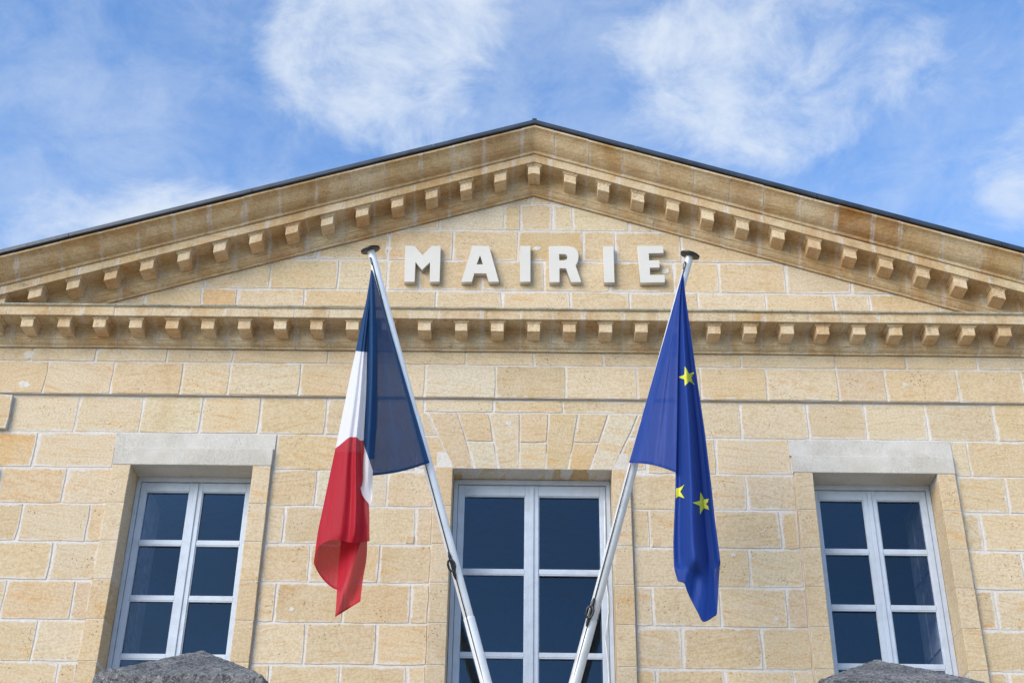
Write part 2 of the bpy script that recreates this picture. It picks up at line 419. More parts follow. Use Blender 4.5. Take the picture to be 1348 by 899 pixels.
FRENCH = {"panel":[[[-1.3714,-1.5069,7.969,0.0],[-1.3732,-1.5058,7.9698,0.032],[-1.3749,-1.5046,7.9705,0.063],[-1.3767,-1.5034,7.9713,0.095],[-1.3784,-1.5023,7.972,0.127],[-1.3802,-1.5012,7.9727,0.158],[-1.3819,-1.5,7.9735,0.19]],[[-1.3037,-1.449,7.7663,0.0],[-1.3117,-1.4561,7.7576,0.032],[-1.3192,-1.467,7.7469,0.063],[-1.3265,-1.4795,7.7358,0.095],[-1.3348,-1.485,7.73,0.127],[-1.3429,-1.4917,7.724,0.158],[-1.3505,-1.5025,7.7158,0.19]],[[-1.2366,-1.3918,7.5654,0.0],[-1.2516,-1.4071,7.5478,0.032],[-1.2656,-1.4311,7.5257,0.063],[-1.2794,-1.4558,7.5045,0.095],[-1.2949,-1.4667,7.4932,0.127],[-1.3099,-1.4824,7.4803,0.158],[-1.324,-1.505,7.464,0.19]],[[-1.1701,-1.3353,7.3662,0.0],[-1.1927,-1.359,7.3401,0.032],[-1.2136,-1.3967,7.3071,0.063],[-1.2347,-1.432,7.2774,0.095],[-1.258,-1.4474,7.2616,0.127],[-1.2801,-1.4733,7.2415,0.158],[-1.3011,-1.5075,7.2178,0.19]],[[-1.1042,-1.2794,7.1688,0.0],[-1.1352,-1.312,7.1345,0.032],[-1.1639,-1.3637,7.0911,0.063],[-1.1933,-1.4076,7.0546,0.095],[-1.2252,-1.4273,7.0346,0.127],[-1.255,-1.4646,7.0073,0.158],[-1.2837,-1.51,6.977,0.19]],[[-1.039,-1.2235,6.9735,0.0],[-1.0792,-1.2656,6.9311,0.032],[-1.1165,-1.3314,6.878,0.063],[-1.155,-1.382,6.8363,0.095],[-1.1961,-1.4063,6.8122,0.127],[-1.2342,-1.4565,6.7775,0.158],[-1.2711,-1.5125,6.7415,0.19]],[[-0.9744,-1.1683,6.7799,0.0],[-1.0241,-1.2205,6.7297,0.032],[-1.0706,-1.3001,6.6677,0.063],[-1.1188,-1.3554,6.6221,0.095],[-1.1694,-1.3849,6.594,0.127],[-1.2159,-1.4491,6.5519,0.158],[-1.2615,-1.515,6.511,0.19]],[[-0.9103,-1.1136,6.588,0.0],[-0.9701,-1.1767,6.53,0.032],[-1.0264,-1.2692,6.4604,0.063],[-1.0849,-1.3275,6.4121,0.095],[-1.1452,-1.3634,6.3796,0.127],[-1.2003,-1.4426,6.3303,0.158],[-1.255,-1.5175,6.2856,0.19]],[[-0.8468,-1.0597,6.3978,0.0],[-0.9172,-1.1343,6.3323,0.032],[-0.9837,-1.2385,6.2562,0.063],[-1.0531,-1.2982,6.206,0.095],[-1.1233,-1.3422,6.1688,0.127],[-1.1873,-1.4371,6.1126,0.158],[-1.2514,-1.52,6.0649,0.19]]],"strip":[[[-1.3844,-1.53,7.9536,-0.3046],[-1.3812,-1.53,7.9537,-0.3082],[-1.378,-1.53,7.9537,-0.3118],[-1.3748,-1.53,7.9537,-0.3154],[-1.3716,-1.53,7.9538,-0.3191],[-1.3684,-1.53,7.9538,-0.3227]],[[-1.3803,-1.524,7.7751,-0.2367],[-1.3726,-1.5319,7.7701,-0.2442],[-1.3653,-1.5371,7.7669,-0.2518],[-1.3586,-1.5377,7.7666,-0.2594],[-1.3524,-1.5341,7.769,-0.267],[-1.3463,-1.53,7.7717,-0.2746]],[[-1.3756,-1.5165,7.5558,-0.1514],[-1.3626,-1.5344,7.5449,-0.1638],[-1.3504,-1.5459,7.5379,-0.1761],[-1.3395,-1.5473,7.5372,-0.1884],[-1.3299,-1.5392,7.5423,-0.2007],[-1.3204,-1.53,7.5481,-0.2131]],[[-1.3703,-1.5065,7.2697,-0.0369],[-1.3507,-1.5376,7.2517,-0.0551],[-1.3326,-1.5576,7.2401,-0.0732],[-1.3169,-1.5601,7.2388,-0.0913],[-1.3032,-1.5461,7.2472,-0.1094],[-1.2897,-1.53,7.2568,-0.1276]],[[-1.3569,-1.5,6.9187,0.0989],[-1.3347,-1.5397,6.897,0.0786],[-1.3144,-1.5653,6.8832,0.0583],[-1.297,-1.5685,6.8816,0.038],[-1.2822,-1.5505,6.8917,0.0177],[-1.2676,-1.53,6.9032,-0.0026]],[[-1.3522,-1.5,6.575,0.2457],[-1.3279,-1.5397,6.5548,0.2225],[-1.3055,-1.5653,6.5419,0.1993],[-1.2859,-1.5685,6.5405,0.1761],[-1.269,-1.5505,6.5499,0.1529],[-1.2522,-1.53,6.5607,0.1297]],[[-1.3497,-1.5,6.3607,0.3358],[-1.3256,-1.5397,6.3414,0.317],[-1.3034,-1.5653,6.3291,0.2938],[-1.284,-1.5685,6.3277,0.2706],[-1.2673,-1.5505,6.3368,0.2474],[-1.2507,-1.53,6.3471,0.2242]],[[-1.3448,-1.52,6.2325,0.3808],[-1.321,-1.5597,6.2137,0.3692],[-1.2991,-1.5853,6.2017,0.3461],[-1.2801,-1.5885,6.2004,0.3231],[-1.2636,-1.5705,6.2092,0.3001],[-1.2473,-1.55,6.2192,0.2771]],[[-1.342,-1.52,6.1155,0.4258],[-1.3184,-1.5597,6.0972,0.4206],[-1.2966,-1.5853,6.0854,0.3976],[-1.2777,-1.5885,6.0842,0.3746],[-1.2613,-1.5705,6.0928,0.3516],[-1.2452,-1.55,6.1025,0.3286]],[[-1.3394,-1.52,6.0253,0.4608],[-1.3157,-1.5597,6.0074,0.4598],[-1.2939,-1.5853,5.9959,0.4367],[-1.275,-1.5885,5.9947,0.4136],[-1.2586,-1.5705,6.0031,0.3905],[-1.2425,-1.55,6.0127,0.3674]],[[-1.3258,-1.59,5.9299,0.45],[-1.3114,-1.59,5.8796,0.45],[-1.2886,-1.59,5.8422,0.45],[-1.2635,-1.59,5.8112,0.45],[-1.2421,-1.59,5.7927,0.45],[-1.2313,-1.59,5.8491,0.45]]],"roll":[[[-1.3781,-1.505,7.9702,0.02],[-1.379,-1.505,7.9702,0.02],[-1.3799,-1.505,7.9702,0.02],[-1.3806,-1.505,7.9702,0.02],[-1.3816,-1.505,7.9702,0.02],[-1.3827,-1.505,7.9702,0.02],[-1.3837,-1.505,7.9702,0.02],[-1.3845,-1.505,7.9702,0.02],[-1.3873,-1.48,7.9866,0.02],[-1.3859,-1.48,7.9867,0.02],[-1.384,-1.48,7.9867,0.02],[-1.382,-1.48,7.9867,0.02]],[[-1.3731,-1.5093,7.7998,0.0841],[-1.3761,-1.5099,7.7993,0.0842],[-1.3781,-1.518,7.7942,0.0844],[-1.3812,-1.5144,7.7964,0.0845],[-1.3842,-1.5162,7.7952,0.0846],[-1.3881,-1.5144,7.7963,0.0848],[-1.3921,-1.5109,7.7985,0.0849],[-1.3953,-1.5066,7.8012,0.085],[-1.3978,-1.4746,7.8218,0.075],[-1.3936,-1.4703,7.8246,0.075],[-1.387,-1.4704,7.8246,0.075],[-1.3795,-1.4771,7.8205,0.075]],[[-1.3682,-1.5136,7.6319,0.1482],[-1.3736,-1.5149,7.6311,0.1485],[-1.3771,-1.5309,7.621,0.1488],[-1.3828,-1.5237,7.6255,0.149],[-1.3883,-1.5274,7.6231,0.1492],[-1.3955,-1.5238,7.6253,0.1495],[-1.4028,-1.5169,7.6295,0.1498],[-1.4087,-1.5083,7.6348,0.1501],[-1.4109,-1.4691,7.6593,0.1401],[-1.4032,-1.4606,7.6647,0.1401],[-1.3912,-1.4609,7.6647,0.1401],[-1.3774,-1.4741,7.6566,0.1401]],[[-1.3659,-1.5195,7.4071,0.2357],[-1.3754,-1.5216,7.4057,0.2361],[-1.3817,-1.5486,7.3894,0.2365],[-1.3917,-1.5365,7.3966,0.2369],[-1.4013,-1.5427,7.3927,0.2374],[-1.414,-1.5366,7.3963,0.2379],[-1.4268,-1.525,7.4032,0.2384],[-1.4372,-1.5105,7.4117,0.2387],[-1.4383,-1.4617,7.4412,0.2287],[-1.4248,-1.4474,7.4499,0.2287],[-1.4036,-1.4479,7.4499,0.2287],[-1.3794,-1.4701,7.4368,0.2287]],[[-1.3635,-1.5258,7.1724,0.329],[-1.3761,-1.5288,7.1705,0.3296],[-1.3838,-1.5675,7.1481,0.3302],[-1.3972,-1.5501,7.158,0.3307],[-1.4099,-1.559,7.1526,0.3314],[-1.4267,-1.5502,7.1576,0.3321],[-1.4438,-1.5336,7.167,0.3328],[-1.4578,-1.5129,7.1788,0.3333],[-1.4587,-1.4538,7.213,0.3233],[-1.441,-1.4333,7.2251,0.3233],[-1.4129,-1.434,7.225,0.3233],[-1.3807,-1.4658,7.207,0.3233]],[[-1.3542,-1.5313,6.9713,0.4098],[-1.3713,-1.5351,6.969,0.4103],[-1.3823,-1.584,6.9416,0.4142],[-1.4003,-1.562,6.9536,0.4146],[-1.4176,-1.5733,6.9471,0.415],[-1.4404,-1.5622,6.9531,0.4114],[-1.4634,-1.5411,6.9646,0.4084],[-1.4822,-1.515,6.9789,0.4062],[-1.4819,-1.4469,7.017,0.3962],[-1.4576,-1.421,7.0317,0.3962],[-1.4193,-1.4218,7.0317,0.3962],[-1.3759,-1.4621,7.0097,0.3962]],[[-1.3441,-1.5372,6.76,0.4964],[-1.3654,-1.5419,6.7573,0.4967],[-1.3794,-1.6017,6.7251,0.5044],[-1.4017,-1.5748,6.7392,0.5047],[-1.4232,-1.5886,6.7316,0.5047],[-1.4516,-1.575,6.7385,0.4964],[-1.4802,-1.5492,6.752,0.4893],[-1.5036,-1.5173,6.7689,0.4844],[-1.5023,-1.4395,6.8106,0.4744],[-1.472,-1.4078,6.828,0.4744],[-1.4242,-1.4088,6.828,0.4744],[-1.3701,-1.458,6.8022,0.4744]],[[-1.3391,-1.5435,6.5393,0.5887],[-1.3641,-1.5491,6.5361,0.5889],[-1.3803,-1.6205,6.4993,0.6006],[-1.4066,-1.5884,6.5154,0.6007],[-1.4318,-1.6049,6.5067,0.6004],[-1.4652,-1.5887,6.5146,0.587],[-1.499,-1.5579,6.5301,0.5756],[-1.5267,-1.5197,6.5494,0.5677],[-1.5248,-1.4316,6.5946,0.5577],[-1.4892,-1.3937,6.6145,0.5577],[-1.433,-1.3949,6.6145,0.5577],[-1.3692,-1.4538,6.585,0.5577]],[[-1.333,-1.5494,6.3366,0.6733],[-1.3617,-1.5558,6.3331,0.6733],[-1.3801,-1.6382,6.2923,0.6838],[-1.4102,-1.6012,6.3102,0.6838],[-1.439,-1.6202,6.3005,0.6834],[-1.4772,-1.6015,6.3093,0.6708],[-1.516,-1.5659,6.3263,0.6565],[-1.5478,-1.5219,6.3476,0.6458],[-1.5454,-1.4242,6.3958,0.6358],[-1.5048,-1.3804,6.4178,0.6358],[-1.4402,-1.3818,6.4179,0.6358],[-1.3671,-1.4497,6.3853,0.6358]],[[-1.3089,-1.5541,6.1516,0.7351],[-1.3436,-1.5612,6.1478,0.7351],[-1.367,-1.6523,6.1044,0.7436],[-1.4029,-1.6114,6.1234,0.7436],[-1.4379,-1.6325,6.113,0.7433],[-1.4838,-1.6117,6.1223,0.7331],[-1.5301,-1.5724,6.1404,0.7227],[-1.568,-1.5237,6.163,0.7143],[-1.5635,-1.4183,6.213,0.7043],[-1.5136,-1.3699,6.2365,0.7043],[-1.4356,-1.3714,6.2366,0.7043],[-1.3481,-1.4465,6.2021,0.7043]],[[-1.2778,-1.5541,5.9594,0.8013],[-1.32,-1.5612,5.9557,0.8013],[-1.351,-1.6523,5.914,0.8077],[-1.393,-1.6114,5.9321,0.8077],[-1.4359,-1.6325,5.9221,0.8075],[-1.4907,-1.6117,5.9309,0.7998],[-1.5455,-1.5724,5.948,0.792],[-1.5899,-1.5237,5.9696,0.7857],[-1.5812,-1.4183,6.0175,0.7757],[-1.5197,-1.3699,6.0402,0.7757],[-1.4255,-1.3714,6.0405,0.7757],[-1.3221,-1.4465,6.0077,0.7757]],[[-1.2511,-1.5541,5.7583,0.872],[-1.3001,-1.5612,5.7546,0.872],[-1.3381,-1.6523,5.7148,0.8761],[-1.386,-1.6114,5.732,0.8761],[-1.4362,-1.6325,5.7223,0.8759],[-1.4993,-1.6117,5.7305,0.871],[-1.562,-1.5724,5.7468,0.8659],[-1.6124,-1.5237,5.7673,0.8619],[-1.6,-1.4183,5.813,0.8519],[-1.5275,-1.3699,5.8347,0.8519],[-1.4183,-1.3714,5.8353,0.8519],[-1.3,-1.4465,5.8042,0.8519]],[[-1.2383,-1.5541,5.5854,0.9338],[-1.2918,-1.5612,5.5818,0.9338],[-1.3343,-1.6523,5.5436,0.9359],[-1.386,-1.6114,5.56,0.9359],[-1.4409,-1.6325,5.5506,0.9358],[-1.5095,-1.6117,5.5584,0.9333],[-1.5774,-1.5724,5.5739,0.9307],[-1.6317,-1.5237,5.5934,0.9286],[-1.6169,-1.4183,5.6373,0.9186],[-1.5373,-1.3699,5.6582,0.9186],[-1.4183,-1.3714,5.6589,0.9186],[-1.2903,-1.4465,5.6293,0.9186]],[[-1.2345,-1.54,5.5179,1.0],[-1.2926,-1.55,5.504,1.0],[-1.3415,-1.61,5.4761,1.0],[-1.3999,-1.6,5.4856,1.0],[-1.4549,-1.62,5.4919,1.0],[-1.5367,-1.6,5.4931,1.0],[-1.6123,-1.56,5.4569,1.0],[-1.6455,-1.5,5.3776,1.0],[-1.634,-1.44,5.3347,1.0],[-1.5819,-1.4,5.2663,1.0],[-1.5097,-1.39,5.2051,1.0],[-1.4378,-1.4,5.1724,1.0]]],"tail":[[[-1.4628,-1.47,5.6796,0.95],[-1.4295,-1.4254,5.6987,0.95],[-1.3894,-1.4296,5.6975,0.95],[-1.3437,-1.4779,5.6777,0.95],[-1.2995,-1.5176,5.6615,0.95],[-1.2618,-1.5053,5.6671,0.95]],[[-1.4642,-1.4308,5.5658,0.95],[-1.4252,-1.4245,5.5688,0.95],[-1.3797,-1.4679,5.5517,0.95],[-1.3342,-1.5136,5.5336,0.95],[-1.2949,-1.5116,5.5348,0.95],[-1.2611,-1.4642,5.5545,0.95]],[[-1.4693,-1.4213,5.3922,0.95],[-1.4229,-1.458,5.3845,0.95],[-1.3751,-1.5078,5.3717,0.95],[-1.333,-1.5163,5.3749,0.95],[-1.2972,-1.4742,5.3978,0.95],[-1.2615,-1.4275,5.4225,0.95]],[[-1.4636,-1.4486,5.1721,0.95],[-1.4184,-1.5006,5.1737,0.95],[-1.3781,-1.5191,5.1873,0.95],[-1.3425,-1.5006,5.2147,0.95],[-1.3107,-1.4502,5.2542,0.95],[-1.2737,-1.4396,5.2789,0.95]],[[-1.454,-1.4921,5.0391,0.95],[-1.4144,-1.52,5.0518,0.95],[-1.3822,-1.4932,5.0839,0.95],[-1.3486,-1.4744,5.1134,0.95],[-1.3151,-1.4539,5.1436,0.95],[-1.2748,-1.4874,5.1542,0.95]],[[-1.451,-1.5189,4.9313,0.95],[-1.418,-1.5016,4.9619,0.95],[-1.3894,-1.4498,5.0047,0.95],[-1.351,-1.4701,5.0224,0.95],[-1.3121,-1.4949,5.0386,0.95],[-1.2699,-1.5472,5.0449,0.95]]],"strip_back":[[[-1.3844,-1.495,7.9536,-0.3046],[-1.3812,-1.495,7.9537,-0.3082],[-1.378,-1.495,7.9537,-0.3118],[-1.3748,-1.495,7.9537,-0.3154],[-1.3716,-1.495,7.9538,-0.3191],[-1.3684,-1.495,7.9538,-0.3227]],[[-1.3803,-1.489,7.7751,-0.2367],[-1.3726,-1.4969,7.7701,-0.2442],[-1.3653,-1.5021,7.7669,-0.2518],[-1.3586,-1.5027,7.7666,-0.2594],[-1.3524,-1.4991,7.769,-0.267],[-1.3463,-1.495,7.7717,-0.2746]],[[-1.3756,-1.4815,7.5558,-0.1514],[-1.3626,-1.4994,7.5449,-0.1638],[-1.3504,-1.5109,7.5379,-0.1761],[-1.3395,-1.5123,7.5372,-0.1884],[-1.3299,-1.5042,7.5423,-0.2007],[-1.3204,-1.495,7.5481,-0.2131]],[[-1.3703,-1.4715,7.2697,-0.0369],[-1.3507,-1.5026,7.2517,-0.0551],[-1.3326,-1.5226,7.2401,-0.0732],[-1.3169,-1.5251,7.2388,-0.0913],[-1.3032,-1.5111,7.2472,-0.1094],[-1.2897,-1.495,7.2568,-0.1276]],[[-1.3569,-1.465,6.9187,0.0989],[-1.3347,-1.5047,6.897,0.0786],[-1.3144,-1.5303,6.8832,0.0583],[-1.297,-1.5335,6.8816,0.038],[-1.2822,-1.5155,6.8917,0.0177],[-1.2676,-1.495,6.9032,-0.0026]],[[-1.3522,-1.465,6.575,0.2457],[-1.3279,-1.5047,6.5548,0.2225],[-1.3055,-1.5303,6.5419,0.1993],[-1.2859,-1.5335,6.5405,0.1761],[-1.269,-1.5155,6.5499,0.1529],[-1.2522,-1.495,6.5607,0.1297]],[[-1.3497,-1.465,6.3607,0.3358],[-1.3256,-1.5047,6.3414,0.317],[-1.3034,-1.5303,6.3291,0.2938],[-1.284,-1.5335,6.3277,0.2706],[-1.2673,-1.5155,6.3368,0.2474],[-1.2507,-1.495,6.3471,0.2242]],[[-1.3448,-1.485,6.2325,0.3808],[-1.321,-1.5247,6.2137,0.3692],[-1.2991,-1.5503,6.2017,0.3461],[-1.2801,-1.5535,6.2004,0.3231],[-1.2636,-1.5355,6.2092,0.3001],[-1.2473,-1.515,6.2192,0.2771]]],"strip_back2":[[[-1.3844,-1.47,7.9536,-0.3046],[-1.3812,-1.47,7.9537,-0.3082],[-1.378,-1.47,7.9537,-0.3118],[-1.3748,-1.47,7.9537,-0.3154],[-1.3716,-1.47,7.9538,-0.3191],[-1.3684,-1.47,7.9538,-0.3227]],[[-1.3803,-1.464,7.7751,-0.2367],[-1.3726,-1.4719,7.7701,-0.2442],[-1.3653,-1.4771,7.7669,-0.2518],[-1.3586,-1.4777,7.7666,-0.2594],[-1.3524,-1.4741,7.769,-0.267],[-1.3463,-1.47,7.7717,-0.2746]],[[-1.3756,-1.4565,7.5558,-0.1514],[-1.3626,-1.4744,7.5449,-0.1638],[-1.3504,-1.4859,7.5379,-0.1761],[-1.3395,-1.4873,7.5372,-0.1884],[-1.3299,-1.4792,7.5423,-0.2007],[-1.3204,-1.47,7.5481,-0.2131]],[[-1.3703,-1.4465,7.2697,-0.0369],[-1.3507,-1.4776,7.2517,-0.0551],[-1.3326,-1.4976,7.2401,-0.0732],[-1.3169,-1.5001,7.2388,-0.0913],[-1.3032,-1.4861,7.2472,-0.1094],[-1.2897,-1.47,7.2568,-0.1276]],[[-1.3569,-1.44,6.9187,0.0989],[-1.3347,-1.4797,6.897,0.0786],[-1.3144,-1.5053,6.8832,0.0583],[-1.297,-1.5085,6.8816,0.038],[-1.2822,-1.4905,6.8917,0.0177],[-1.2676,-1.47,6.9032,-0.0026]],[[-1.3522,-1.44,6.575,0.2457],[-1.3279,-1.4797,6.5548,0.2225],[-1.3055,-1.5053,6.5419,0.1993],[-1.2859,-1.5085,6.5405,0.1761],[-1.269,-1.4905,6.5499,0.1529],[-1.2522,-1.47,6.5607,0.1297]],[[-1.3497,-1.44,6.3607,0.3358],[-1.3256,-1.4797,6.3414,0.317],[-1.3034,-1.5053,6.3291,0.2938],[-1.284,-1.5085,6.3277,0.2706],[-1.2673,-1.4905,6.3368,0.2474],[-1.2507,-1.47,6.3471,0.2242]],[[-1.3448,-1.46,6.2325,0.3808],[-1.321,-1.4997,6.2137,0.3692],[-1.2991,-1.5253,6.2017,0.3461],[-1.2801,-1.5285,6.2004,0.3231],[-1.2636,-1.5105,6.2092,0.3001],[-1.2473,-1.49,6.2192,0.2771]]],"hem":[[[-0.8526,-1.0686,6.415,0.0],[-0.922,-1.1421,6.3502,0.032],[-0.9876,-1.2453,6.2747,0.063],[-1.056,-1.3049,6.2247,0.095],[-1.1253,-1.3481,6.1879,0.127],[-1.1885,-1.4416,6.1323,0.158],[-1.2517,-1.5238,6.0849,0.19]],[[-0.8468,-1.0637,6.3978,0.0],[-0.9172,-1.1383,6.3323,0.032],[-0.9837,-1.2425,6.2562,0.063],[-1.0531,-1.3022,6.206,0.095],[-1.1233,-1.3462,6.1688,0.127],[-1.1873,-1.4411,6.1126,0.158],[-1.2514,-1.524,6.0649,0.19]]],"hem_fly":[[[-1.2346,-1.5445,5.5204,1.0],[-1.2926,-1.5544,5.5069,1.0],[-1.3412,-1.6156,5.4786,1.0],[-1.3994,-1.6044,5.4884,1.0],[-1.4544,-1.6245,5.4941,1.0],[-1.5357,-1.6044,5.4955,1.0],[-1.611,-1.5645,5.4613,1.0],[-1.645,-1.5049,5.3857,1.0],[-1.6334,-1.4432,5.346,1.0],[-1.5802,-1.4029,5.2809,1.0],[-1.5063,-1.3933,5.222,1.0],[-1.4323,-1.4057,5.1894,1.0]],[[-1.2345,-1.544,5.5179,1.0],[-1.2926,-1.554,5.504,1.0],[-1.3415,-1.614,5.4761,1.0],[-1.3999,-1.604,5.4856,1.0],[-1.4549,-1.624,5.4919,1.0],[-1.5367,-1.604,5.4931,1.0],[-1.6123,-1.564,5.4569,1.0],[-1.6455,-1.504,5.3776,1.0],[-1.634,-1.444,5.3347,1.0],[-1.5819,-1.404,5.2663,1.0],[-1.5097,-1.394,5.2051,1.0],[-1.4378,-1.404,5.1724,1.0]]],"hem_tail":[[[-1.4514,-1.519,4.9469,0.95],[-1.4175,-1.5083,4.9749,0.95],[-1.3884,-1.4601,5.0161,0.95],[-1.3507,-1.4747,5.0355,0.95],[-1.3125,-1.493,5.0538,0.95],[-1.2706,-1.5426,5.0607,0.95]],[[-1.451,-1.5229,4.9313,0.95],[-1.418,-1.5056,4.9619,0.95],[-1.3894,-1.4538,5.0047,0.95],[-1.351,-1.4741,5.0224,0.95],[-1.3121,-1.4989,5.0386,0.95],[-1.2699,-1.5512,5.0449,0.95]]]}
